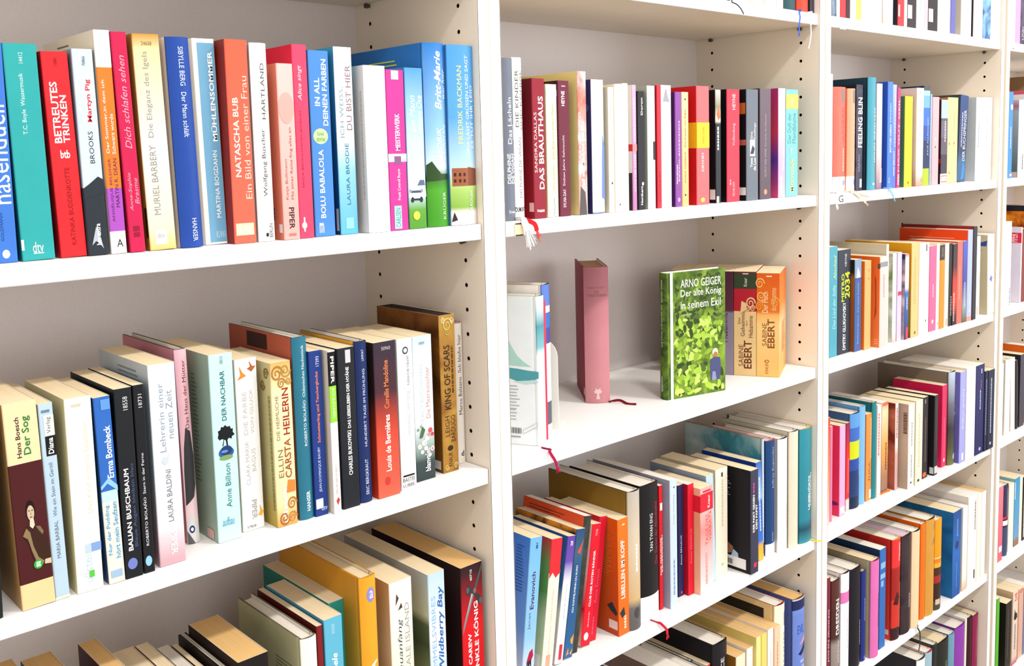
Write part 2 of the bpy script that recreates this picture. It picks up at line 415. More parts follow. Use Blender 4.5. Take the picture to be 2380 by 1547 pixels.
book('A1',-0.4147,0.0174,0.0265,0.2092,0.1339,-1.5,0,'p','g:#d9b86a@0,#e6dcc0@.12,#efe8d3@.5,#e3cf9c@.93,#c08a35@1','g:#a8772b@0,#c2903f@1','#f6e3be','cream paperback with gold edges',[('T','Die Eleganz des Igels',0.3,0.55,0.525,0.92,'#8d8a8a'),('T','MURIEL BARBERY',0.28,0.52,0.165,0.49,'#8d8a8a'),('R',0.22,0.66,0.025,0.095,'#f4ecd8'),('T','dtv',0.3,0.58,0.055,0.08,'#9b968c','h'),('T','24658',0.32,0.7,0.948,0.966,'#8a7a52','h'),('lR',0.958,0.992,0.06,0.2,'#3a2413')])
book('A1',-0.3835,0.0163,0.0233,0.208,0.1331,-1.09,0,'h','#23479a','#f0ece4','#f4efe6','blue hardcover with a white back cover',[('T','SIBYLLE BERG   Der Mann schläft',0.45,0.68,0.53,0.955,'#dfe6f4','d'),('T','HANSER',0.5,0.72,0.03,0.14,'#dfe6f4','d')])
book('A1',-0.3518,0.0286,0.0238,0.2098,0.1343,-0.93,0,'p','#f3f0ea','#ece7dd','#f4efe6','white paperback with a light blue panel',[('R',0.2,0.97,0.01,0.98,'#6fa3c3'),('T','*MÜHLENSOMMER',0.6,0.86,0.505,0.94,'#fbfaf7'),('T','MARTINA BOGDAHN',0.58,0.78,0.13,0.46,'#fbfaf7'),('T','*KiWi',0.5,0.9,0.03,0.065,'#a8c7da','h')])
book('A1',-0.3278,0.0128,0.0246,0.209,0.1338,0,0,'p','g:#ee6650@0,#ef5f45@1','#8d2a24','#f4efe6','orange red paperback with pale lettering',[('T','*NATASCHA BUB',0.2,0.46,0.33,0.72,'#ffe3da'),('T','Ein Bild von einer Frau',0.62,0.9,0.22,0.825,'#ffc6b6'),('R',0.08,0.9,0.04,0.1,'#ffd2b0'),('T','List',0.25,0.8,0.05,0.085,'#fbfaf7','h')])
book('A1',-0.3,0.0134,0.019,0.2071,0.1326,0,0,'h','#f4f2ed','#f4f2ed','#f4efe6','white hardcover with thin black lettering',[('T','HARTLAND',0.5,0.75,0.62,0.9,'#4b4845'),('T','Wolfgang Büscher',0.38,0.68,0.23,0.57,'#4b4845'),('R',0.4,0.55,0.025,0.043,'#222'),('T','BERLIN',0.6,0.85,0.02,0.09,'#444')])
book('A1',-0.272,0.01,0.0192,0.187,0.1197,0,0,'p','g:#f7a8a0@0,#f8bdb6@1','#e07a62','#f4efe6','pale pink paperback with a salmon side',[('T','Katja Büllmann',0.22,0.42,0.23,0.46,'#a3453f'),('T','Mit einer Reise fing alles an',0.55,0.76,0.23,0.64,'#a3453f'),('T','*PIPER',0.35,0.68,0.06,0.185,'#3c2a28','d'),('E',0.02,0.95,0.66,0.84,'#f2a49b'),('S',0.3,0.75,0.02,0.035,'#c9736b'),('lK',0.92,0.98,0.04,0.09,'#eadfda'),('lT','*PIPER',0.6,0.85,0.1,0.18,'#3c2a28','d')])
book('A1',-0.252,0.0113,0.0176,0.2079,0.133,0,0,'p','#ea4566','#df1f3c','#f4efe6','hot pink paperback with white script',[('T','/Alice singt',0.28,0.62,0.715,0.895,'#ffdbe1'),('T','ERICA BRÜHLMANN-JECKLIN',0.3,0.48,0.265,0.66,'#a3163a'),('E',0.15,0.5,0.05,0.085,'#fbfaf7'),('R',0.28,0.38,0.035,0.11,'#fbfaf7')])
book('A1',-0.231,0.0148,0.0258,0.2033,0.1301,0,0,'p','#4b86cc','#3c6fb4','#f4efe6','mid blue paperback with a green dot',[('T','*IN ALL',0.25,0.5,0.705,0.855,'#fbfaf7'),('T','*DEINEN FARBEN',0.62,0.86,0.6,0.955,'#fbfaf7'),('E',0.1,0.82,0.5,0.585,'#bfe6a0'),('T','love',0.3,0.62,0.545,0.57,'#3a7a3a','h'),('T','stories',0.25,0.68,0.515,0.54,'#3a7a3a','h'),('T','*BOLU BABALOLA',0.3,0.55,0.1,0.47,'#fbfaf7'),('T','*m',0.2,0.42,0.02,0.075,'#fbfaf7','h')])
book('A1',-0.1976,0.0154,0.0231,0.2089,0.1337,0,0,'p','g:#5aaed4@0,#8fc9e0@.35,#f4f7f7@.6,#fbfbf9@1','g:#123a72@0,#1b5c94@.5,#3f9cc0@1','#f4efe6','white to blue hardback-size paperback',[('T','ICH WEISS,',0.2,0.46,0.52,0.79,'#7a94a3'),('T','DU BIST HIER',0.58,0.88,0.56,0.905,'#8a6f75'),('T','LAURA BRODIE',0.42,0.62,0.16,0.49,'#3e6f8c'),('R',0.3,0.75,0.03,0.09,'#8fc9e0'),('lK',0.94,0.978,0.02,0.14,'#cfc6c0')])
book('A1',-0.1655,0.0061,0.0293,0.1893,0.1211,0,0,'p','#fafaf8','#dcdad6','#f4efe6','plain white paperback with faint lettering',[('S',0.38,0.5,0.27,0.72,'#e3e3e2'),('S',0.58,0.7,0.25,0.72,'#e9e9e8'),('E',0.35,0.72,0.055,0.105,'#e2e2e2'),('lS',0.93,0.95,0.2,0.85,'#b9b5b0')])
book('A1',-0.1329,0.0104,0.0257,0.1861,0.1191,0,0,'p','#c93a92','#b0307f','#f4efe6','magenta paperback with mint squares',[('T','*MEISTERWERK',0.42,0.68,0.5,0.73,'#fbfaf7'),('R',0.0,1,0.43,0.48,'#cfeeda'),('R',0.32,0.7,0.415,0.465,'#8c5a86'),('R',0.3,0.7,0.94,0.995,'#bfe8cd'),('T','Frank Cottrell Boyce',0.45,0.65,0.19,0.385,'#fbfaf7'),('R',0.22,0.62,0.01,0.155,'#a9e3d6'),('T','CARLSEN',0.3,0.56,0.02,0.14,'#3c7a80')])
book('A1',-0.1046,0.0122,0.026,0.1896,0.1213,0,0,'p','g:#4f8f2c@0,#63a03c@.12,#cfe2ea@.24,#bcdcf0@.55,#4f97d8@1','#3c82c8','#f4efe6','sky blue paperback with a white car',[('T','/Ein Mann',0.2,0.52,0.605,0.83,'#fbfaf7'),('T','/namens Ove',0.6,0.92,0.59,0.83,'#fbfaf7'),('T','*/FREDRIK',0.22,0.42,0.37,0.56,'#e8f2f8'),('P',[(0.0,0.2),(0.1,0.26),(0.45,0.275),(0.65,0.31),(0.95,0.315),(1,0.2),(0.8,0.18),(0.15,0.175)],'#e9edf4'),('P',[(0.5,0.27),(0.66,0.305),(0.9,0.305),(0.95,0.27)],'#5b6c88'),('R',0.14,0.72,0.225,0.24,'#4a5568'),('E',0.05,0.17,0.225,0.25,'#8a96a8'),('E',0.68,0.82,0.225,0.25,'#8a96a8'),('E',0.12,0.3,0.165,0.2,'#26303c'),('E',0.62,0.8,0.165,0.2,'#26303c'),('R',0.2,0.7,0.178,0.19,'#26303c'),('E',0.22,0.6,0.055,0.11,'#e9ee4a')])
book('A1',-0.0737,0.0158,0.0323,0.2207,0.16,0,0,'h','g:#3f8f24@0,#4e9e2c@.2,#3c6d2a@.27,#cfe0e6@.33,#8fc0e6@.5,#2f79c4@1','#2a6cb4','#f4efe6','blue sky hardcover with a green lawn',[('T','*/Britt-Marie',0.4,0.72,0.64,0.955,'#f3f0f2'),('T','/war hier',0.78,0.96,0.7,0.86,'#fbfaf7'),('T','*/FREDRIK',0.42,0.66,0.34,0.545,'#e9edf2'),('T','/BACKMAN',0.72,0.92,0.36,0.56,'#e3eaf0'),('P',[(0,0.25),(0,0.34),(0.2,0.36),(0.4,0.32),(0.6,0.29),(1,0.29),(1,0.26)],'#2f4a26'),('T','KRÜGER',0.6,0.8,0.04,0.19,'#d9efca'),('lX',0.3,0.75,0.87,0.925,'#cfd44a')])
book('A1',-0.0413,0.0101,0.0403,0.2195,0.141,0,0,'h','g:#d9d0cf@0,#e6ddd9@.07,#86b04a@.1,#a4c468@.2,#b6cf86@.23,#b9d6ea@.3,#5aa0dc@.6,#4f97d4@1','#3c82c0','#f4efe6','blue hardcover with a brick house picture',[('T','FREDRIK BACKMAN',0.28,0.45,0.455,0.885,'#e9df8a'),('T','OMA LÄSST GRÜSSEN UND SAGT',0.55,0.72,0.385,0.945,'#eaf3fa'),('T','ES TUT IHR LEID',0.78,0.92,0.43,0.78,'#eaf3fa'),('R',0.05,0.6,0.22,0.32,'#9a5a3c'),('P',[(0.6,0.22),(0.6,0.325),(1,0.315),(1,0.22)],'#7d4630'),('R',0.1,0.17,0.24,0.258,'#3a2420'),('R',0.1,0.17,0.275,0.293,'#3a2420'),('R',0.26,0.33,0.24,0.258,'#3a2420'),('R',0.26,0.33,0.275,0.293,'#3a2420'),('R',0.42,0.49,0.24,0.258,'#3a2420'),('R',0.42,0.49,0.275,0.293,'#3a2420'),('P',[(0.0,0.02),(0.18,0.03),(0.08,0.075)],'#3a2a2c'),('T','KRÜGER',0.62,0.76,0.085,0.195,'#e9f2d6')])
# row A2
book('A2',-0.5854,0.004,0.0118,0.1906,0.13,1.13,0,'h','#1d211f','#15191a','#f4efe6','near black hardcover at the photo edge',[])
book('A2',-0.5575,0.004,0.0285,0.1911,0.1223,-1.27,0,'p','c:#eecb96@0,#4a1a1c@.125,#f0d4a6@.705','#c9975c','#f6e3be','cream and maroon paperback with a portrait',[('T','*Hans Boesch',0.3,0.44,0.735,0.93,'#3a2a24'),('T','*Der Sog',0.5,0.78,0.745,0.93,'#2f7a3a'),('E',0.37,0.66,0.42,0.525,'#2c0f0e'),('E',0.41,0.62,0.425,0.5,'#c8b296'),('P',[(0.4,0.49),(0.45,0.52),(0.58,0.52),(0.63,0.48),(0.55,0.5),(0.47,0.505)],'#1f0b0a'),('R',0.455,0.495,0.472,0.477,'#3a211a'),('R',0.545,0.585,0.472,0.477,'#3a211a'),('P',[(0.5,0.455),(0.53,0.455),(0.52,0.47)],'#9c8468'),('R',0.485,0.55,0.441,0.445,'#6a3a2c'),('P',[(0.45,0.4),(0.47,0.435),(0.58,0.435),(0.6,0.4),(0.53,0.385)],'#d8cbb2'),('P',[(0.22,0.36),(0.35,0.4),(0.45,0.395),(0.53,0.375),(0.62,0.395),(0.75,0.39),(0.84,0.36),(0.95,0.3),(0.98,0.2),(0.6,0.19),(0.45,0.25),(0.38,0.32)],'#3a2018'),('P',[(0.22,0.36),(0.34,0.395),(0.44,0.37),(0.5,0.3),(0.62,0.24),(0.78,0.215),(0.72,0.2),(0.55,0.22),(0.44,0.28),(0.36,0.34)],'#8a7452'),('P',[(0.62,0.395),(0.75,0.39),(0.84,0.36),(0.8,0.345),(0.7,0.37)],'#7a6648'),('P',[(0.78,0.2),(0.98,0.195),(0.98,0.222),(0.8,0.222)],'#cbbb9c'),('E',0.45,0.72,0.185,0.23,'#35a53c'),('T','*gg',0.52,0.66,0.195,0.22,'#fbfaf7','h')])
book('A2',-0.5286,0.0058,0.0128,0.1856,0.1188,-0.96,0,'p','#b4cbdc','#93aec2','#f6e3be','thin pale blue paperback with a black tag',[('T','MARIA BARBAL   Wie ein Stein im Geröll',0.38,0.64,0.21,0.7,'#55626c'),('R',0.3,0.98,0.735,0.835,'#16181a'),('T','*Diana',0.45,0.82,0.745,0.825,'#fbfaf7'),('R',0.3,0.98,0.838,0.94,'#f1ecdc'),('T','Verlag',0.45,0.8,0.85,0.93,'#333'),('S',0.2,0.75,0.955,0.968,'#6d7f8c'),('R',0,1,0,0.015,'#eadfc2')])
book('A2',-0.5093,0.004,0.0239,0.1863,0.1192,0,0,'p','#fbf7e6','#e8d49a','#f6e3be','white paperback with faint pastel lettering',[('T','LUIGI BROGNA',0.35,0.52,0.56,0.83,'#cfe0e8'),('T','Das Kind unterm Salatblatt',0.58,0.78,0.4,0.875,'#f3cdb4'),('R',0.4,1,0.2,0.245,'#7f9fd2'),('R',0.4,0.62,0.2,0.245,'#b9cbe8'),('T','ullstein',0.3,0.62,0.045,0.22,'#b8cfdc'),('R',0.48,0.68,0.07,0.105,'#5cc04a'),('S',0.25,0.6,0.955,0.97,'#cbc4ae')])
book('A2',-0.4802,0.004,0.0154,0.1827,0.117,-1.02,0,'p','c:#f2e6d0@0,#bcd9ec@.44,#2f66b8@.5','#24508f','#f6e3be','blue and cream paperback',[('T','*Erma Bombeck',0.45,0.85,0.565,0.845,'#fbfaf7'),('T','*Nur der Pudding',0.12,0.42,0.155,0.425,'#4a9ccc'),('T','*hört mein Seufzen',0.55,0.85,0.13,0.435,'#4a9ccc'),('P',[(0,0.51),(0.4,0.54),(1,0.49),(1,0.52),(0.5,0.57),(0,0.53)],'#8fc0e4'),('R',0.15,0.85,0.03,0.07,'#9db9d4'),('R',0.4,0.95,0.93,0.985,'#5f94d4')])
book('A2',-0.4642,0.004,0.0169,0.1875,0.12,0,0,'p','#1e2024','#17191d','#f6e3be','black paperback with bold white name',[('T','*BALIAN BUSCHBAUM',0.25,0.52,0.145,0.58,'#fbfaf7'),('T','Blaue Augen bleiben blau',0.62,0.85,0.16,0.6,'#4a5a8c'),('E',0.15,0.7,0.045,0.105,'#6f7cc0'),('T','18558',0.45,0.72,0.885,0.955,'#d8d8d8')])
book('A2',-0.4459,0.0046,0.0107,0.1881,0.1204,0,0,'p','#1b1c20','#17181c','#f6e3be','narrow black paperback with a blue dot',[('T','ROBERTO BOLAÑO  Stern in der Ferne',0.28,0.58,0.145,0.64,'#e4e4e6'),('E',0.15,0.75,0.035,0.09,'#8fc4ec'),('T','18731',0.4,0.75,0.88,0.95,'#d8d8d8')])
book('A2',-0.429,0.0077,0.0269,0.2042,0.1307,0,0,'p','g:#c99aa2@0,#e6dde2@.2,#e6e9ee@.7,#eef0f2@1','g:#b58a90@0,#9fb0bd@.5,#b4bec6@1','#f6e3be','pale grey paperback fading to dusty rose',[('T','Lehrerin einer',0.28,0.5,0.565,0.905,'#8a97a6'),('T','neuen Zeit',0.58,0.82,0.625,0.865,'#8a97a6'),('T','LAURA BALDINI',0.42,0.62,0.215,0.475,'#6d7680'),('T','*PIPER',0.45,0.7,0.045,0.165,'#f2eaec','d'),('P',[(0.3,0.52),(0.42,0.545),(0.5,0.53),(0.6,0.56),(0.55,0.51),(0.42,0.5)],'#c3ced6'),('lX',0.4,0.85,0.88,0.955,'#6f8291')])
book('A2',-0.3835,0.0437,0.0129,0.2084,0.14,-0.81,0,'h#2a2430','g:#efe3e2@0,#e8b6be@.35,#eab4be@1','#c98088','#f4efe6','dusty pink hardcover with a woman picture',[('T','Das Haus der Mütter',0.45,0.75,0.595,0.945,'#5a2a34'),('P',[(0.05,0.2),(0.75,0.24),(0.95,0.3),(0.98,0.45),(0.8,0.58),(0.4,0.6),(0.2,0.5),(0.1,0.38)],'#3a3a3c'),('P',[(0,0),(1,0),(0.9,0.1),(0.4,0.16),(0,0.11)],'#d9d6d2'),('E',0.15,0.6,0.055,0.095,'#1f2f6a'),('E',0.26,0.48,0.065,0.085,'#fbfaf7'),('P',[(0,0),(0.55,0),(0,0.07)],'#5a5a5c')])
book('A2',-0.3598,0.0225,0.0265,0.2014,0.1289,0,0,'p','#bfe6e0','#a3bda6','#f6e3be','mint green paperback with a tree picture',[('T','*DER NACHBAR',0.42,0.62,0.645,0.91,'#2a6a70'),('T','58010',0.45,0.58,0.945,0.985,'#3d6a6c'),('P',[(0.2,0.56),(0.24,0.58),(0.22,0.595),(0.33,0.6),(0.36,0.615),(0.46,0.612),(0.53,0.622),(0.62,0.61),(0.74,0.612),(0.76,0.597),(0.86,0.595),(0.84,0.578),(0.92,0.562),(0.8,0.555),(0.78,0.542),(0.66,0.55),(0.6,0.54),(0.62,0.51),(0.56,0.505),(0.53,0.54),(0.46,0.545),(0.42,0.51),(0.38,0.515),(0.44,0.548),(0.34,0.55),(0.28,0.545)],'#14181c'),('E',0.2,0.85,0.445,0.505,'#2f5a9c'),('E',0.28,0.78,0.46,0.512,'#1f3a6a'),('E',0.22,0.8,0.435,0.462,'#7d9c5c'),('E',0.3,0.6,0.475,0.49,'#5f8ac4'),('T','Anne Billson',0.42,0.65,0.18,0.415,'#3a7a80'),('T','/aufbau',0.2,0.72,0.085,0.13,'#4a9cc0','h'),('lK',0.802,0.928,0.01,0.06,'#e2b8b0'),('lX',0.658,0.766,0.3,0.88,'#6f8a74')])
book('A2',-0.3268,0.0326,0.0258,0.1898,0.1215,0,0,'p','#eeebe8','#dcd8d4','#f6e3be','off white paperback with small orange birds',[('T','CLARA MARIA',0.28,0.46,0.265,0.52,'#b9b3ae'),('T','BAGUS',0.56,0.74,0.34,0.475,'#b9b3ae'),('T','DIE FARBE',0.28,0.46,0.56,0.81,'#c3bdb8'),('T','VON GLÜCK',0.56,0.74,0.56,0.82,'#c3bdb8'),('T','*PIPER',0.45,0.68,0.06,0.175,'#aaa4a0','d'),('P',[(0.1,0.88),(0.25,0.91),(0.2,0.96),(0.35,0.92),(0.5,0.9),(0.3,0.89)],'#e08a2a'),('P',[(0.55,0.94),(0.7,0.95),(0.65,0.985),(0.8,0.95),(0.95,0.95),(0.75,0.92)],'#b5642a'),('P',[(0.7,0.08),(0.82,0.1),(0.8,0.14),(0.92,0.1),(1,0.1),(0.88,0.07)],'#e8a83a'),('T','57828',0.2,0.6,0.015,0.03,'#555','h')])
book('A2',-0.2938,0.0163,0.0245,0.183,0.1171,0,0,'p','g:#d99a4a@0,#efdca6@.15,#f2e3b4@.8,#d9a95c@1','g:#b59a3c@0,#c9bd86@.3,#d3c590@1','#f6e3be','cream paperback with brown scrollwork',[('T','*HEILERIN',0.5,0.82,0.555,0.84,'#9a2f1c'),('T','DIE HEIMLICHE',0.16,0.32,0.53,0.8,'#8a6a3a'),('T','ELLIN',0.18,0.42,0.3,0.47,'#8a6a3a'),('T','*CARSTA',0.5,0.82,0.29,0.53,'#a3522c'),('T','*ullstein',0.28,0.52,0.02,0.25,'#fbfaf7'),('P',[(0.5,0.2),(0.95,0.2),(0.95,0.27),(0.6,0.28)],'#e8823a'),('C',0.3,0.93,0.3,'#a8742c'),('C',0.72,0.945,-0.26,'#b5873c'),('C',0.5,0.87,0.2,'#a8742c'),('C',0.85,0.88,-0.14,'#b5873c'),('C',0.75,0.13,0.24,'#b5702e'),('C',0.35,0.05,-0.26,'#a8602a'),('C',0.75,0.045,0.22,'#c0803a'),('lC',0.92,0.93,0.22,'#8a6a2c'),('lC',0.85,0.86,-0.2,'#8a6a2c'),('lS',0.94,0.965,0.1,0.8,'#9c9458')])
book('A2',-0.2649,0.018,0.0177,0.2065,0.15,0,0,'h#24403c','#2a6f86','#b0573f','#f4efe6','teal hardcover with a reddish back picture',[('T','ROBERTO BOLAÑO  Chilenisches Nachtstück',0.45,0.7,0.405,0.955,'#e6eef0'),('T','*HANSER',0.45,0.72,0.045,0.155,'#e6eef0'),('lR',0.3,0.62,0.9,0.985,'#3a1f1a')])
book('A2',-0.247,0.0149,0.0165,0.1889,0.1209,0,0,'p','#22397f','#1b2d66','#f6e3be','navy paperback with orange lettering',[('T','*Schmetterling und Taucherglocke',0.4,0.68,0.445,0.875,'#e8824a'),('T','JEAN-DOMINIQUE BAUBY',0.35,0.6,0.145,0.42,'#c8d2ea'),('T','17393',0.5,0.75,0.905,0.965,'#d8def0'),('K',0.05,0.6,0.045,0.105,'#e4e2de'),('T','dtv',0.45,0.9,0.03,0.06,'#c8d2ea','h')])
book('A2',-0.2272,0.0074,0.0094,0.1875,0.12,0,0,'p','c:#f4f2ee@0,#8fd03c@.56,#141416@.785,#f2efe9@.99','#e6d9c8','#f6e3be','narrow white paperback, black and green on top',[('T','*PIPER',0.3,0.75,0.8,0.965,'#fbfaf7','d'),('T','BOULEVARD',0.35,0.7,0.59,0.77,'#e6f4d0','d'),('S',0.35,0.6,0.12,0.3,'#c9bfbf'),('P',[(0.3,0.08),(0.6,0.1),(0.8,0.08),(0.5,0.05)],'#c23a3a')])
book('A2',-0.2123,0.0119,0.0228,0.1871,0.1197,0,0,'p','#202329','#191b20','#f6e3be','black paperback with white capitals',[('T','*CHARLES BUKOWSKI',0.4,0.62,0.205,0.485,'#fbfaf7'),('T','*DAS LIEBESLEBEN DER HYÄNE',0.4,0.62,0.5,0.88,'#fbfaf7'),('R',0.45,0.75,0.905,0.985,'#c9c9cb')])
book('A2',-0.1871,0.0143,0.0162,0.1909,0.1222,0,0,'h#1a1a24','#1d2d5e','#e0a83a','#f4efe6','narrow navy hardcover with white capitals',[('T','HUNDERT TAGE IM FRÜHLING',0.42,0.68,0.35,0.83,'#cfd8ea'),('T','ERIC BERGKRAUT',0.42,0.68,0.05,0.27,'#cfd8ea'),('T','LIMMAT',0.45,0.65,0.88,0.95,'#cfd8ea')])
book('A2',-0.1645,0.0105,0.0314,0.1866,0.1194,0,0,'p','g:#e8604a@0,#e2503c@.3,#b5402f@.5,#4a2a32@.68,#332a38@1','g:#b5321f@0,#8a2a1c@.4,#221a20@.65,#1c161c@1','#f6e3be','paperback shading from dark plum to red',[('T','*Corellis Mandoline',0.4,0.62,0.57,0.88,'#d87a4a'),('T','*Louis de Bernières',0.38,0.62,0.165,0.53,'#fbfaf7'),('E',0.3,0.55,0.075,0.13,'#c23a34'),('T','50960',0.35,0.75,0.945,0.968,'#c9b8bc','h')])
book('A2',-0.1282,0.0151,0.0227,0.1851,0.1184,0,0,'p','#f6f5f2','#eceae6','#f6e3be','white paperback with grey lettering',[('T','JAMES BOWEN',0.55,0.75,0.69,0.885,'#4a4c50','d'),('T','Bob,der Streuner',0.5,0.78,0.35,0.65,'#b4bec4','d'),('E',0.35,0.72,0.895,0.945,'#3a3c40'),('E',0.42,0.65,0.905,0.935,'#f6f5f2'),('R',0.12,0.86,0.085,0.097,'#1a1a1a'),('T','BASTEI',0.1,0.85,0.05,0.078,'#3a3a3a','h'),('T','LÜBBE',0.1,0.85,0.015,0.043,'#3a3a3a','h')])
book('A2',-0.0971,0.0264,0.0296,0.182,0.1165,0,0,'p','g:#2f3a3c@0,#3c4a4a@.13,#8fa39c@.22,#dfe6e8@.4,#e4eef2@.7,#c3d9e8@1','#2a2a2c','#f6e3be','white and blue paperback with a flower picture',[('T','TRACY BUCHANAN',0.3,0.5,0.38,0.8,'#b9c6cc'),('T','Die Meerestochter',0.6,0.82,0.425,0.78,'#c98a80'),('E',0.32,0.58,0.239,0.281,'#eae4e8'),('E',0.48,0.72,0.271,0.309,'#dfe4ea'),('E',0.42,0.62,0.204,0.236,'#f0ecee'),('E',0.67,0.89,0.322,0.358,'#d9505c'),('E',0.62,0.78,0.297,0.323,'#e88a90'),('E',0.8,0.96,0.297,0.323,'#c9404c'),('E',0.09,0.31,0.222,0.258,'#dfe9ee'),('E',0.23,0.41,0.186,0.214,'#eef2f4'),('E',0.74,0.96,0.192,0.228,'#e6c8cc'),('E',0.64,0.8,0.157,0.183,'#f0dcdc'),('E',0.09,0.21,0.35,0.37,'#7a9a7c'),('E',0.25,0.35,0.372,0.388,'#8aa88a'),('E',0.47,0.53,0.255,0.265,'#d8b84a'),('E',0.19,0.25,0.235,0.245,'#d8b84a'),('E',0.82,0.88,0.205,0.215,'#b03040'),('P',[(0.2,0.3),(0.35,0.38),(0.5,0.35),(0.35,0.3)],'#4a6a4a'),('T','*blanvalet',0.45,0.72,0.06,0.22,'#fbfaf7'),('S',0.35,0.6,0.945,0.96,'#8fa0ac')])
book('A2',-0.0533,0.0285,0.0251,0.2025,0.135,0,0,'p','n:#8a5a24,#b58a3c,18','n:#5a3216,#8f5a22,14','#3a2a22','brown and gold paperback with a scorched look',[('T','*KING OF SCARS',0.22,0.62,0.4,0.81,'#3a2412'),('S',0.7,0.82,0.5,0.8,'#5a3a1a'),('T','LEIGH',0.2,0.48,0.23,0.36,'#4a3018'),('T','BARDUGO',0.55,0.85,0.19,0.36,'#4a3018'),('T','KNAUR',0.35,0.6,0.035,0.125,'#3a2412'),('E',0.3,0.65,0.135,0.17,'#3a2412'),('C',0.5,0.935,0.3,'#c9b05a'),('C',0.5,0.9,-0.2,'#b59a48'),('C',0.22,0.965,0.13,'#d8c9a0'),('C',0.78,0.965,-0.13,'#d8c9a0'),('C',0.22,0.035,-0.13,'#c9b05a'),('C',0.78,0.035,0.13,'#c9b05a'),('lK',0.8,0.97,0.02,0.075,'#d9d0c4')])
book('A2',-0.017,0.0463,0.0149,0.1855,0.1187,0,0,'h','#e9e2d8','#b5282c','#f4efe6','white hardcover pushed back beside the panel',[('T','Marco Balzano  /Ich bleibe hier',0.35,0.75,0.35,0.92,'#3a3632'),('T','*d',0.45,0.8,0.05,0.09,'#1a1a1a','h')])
# row A3
book('A3',-0.5526,0.02,0.0164,0.2194,0.125,0,0,'p','#c08a4a','#a06a30','#ecc283','tan paperback at the left photo edge',[])
book('A3',-0.5277,0.02,0.0298,0.2132,0.125,0,0,'p','#3a1f14','#2c1810','#ecc283','thick brown paperback with yellowed pages',[])
book('A3',-0.4732,0.02,0.0185,0.2154,0.115,0,0,'p','#5c1a20','#4a1218','#ecc283','maroon paperback with browned pages',[])
book('A3',-0.4398,0.02,0.0236,0.1922,0.115,0,0,'p','#a8663a','#8f4f2c','#f6e3be','light brown paperback with cream pages',[])
book('A3',-0.4137,0.02,0.0141,0.191,0.115,0,0,'p','#c98a4a','#b5793c','#f6e3be','tan paperback with cream pages',[])
book('A3',-0.388,0.02,0.0131,0.1768,0.12,0,0,'p','#b5a88a','#8a8268','#f4efe6','grey beige paperback with pale pages',[])
book('A3',-0.3708,0.02,0.0061,0.1741,0.12,0,0,'p','#5a6a3c','#6a5a30','#f6e3be','olive paperback with yellowed pages',[])
book('A3',-0.3597,0.02,0.0093,0.1806,0.125,0,0,'h#1a1614','#2a2420','#2a2420','#f4efe6','dark hardcover with white pages',[])
book('A3',-0.3502,0.014,0.0353,0.1927,0.1233,0,0,'p','#1f1a1a','#2a1c18','#ecc283','thick black paperback with tan pages',[])
book('A3',-0.2758,0.012,0.0201,0.1916,0.15,0,0,'h#6a6450','#efeee2','#b9b48a','#f4efe6','fat off white hardcover with an olive side',[('lX',0.6,0.88,0.6,0.8,'#7f7c5c')])
book('A3',-0.2504,0.02,0.0075,0.1954,0.14,0,0,'p','#7f1f22','#5a1418','#f6e3be','narrow dark red paperback',[('T','*Elke',0.3,0.75,0.55,0.7,'#fbfaf7')])
book('A3',-0.2408,0.02,0.0244,0.199,0.135,0,0,'p','#5fb0cc','#4a93b0','#f6e3be','light blue paperback with white lettering',[('T','*/Ein Sommer an der Seele',0.35,0.66,0.12,0.78,'#fbfaf7'),('T','22222',0.4,0.55,0.9,0.96,'#cfe8f0')])
book('A3',-0.2156,0.05,0.0206,0.201,0.16,0,0,'p','#2f8f80','#24786c','#f6e3be','teal green paperback pushed back',[])
book('A3',-0.1949,0.014,0.023,0.2357,0.19,0,0,'h','#e8a02c','g:#8a8a30@0,#c98a28@1','#f6e3be','orange yellow hardcover with a violet dot',[('E',0.35,0.85,0.865,0.945,'#8f86c9'),('T','a',0.52,0.76,0.885,0.925,'#fbfaf7','h'),('T','*MAMBA',0.3,0.85,0.2,0.56,'#fbfaf7')])
book('A3',-0.1532,0.014,0.033,0.2158,0.19,0,0,'p','g:#f0c9a0@0,#f3e6d0@.5,#f6f0e2@1','g:#c9743a@0,#d9b890@.6,#c99a64@1','#f6e3be','cream paperback with handwritten lettering',[('T','/Neuanfang',0.3,0.55,0.4,0.78,'#3a4a58'),('T','WHALE ISLAND',0.64,0.84,0.36,0.86,'#a3a098'),('P',[(0.25,0.86),(0.4,0.9),(0.3,0.93)],'#4a3a30'),('P',[(0.35,0.83),(0.5,0.87),(0.55,0.84)],'#4a3a30'),('T','/Miriam Covi',0.45,0.68,0.1,0.34,'#d98a6a')])
book('A3',-0.0952,0.014,0.0259,0.2086,0.19,0,0,'p','g:#d9e0dc@0,#b9d0e0@.3,#dfe6ea@.6,#b9d2e6@1','g:#6a8a50@0,#8fa070@.3,#4a5a3c@.55,#5a6a48@.68,#c9cfae@.74,#b9c2c4@1','#f6e3be','light blue paperback with a lake picture',[('T','HIMMELSVIBRES',0.15,0.4,0.34,0.86,'#8fb5dc'),('T','*/Wildberry Bay',0.52,0.92,0.37,0.91,'#2f66b0'),('T','/Sommer',0.5,0.75,0.1,0.3,'#c98a8a'),('lP',[(0.55,0.62),(0.65,0.78),(0.75,0.62)],'#2f3f28')])
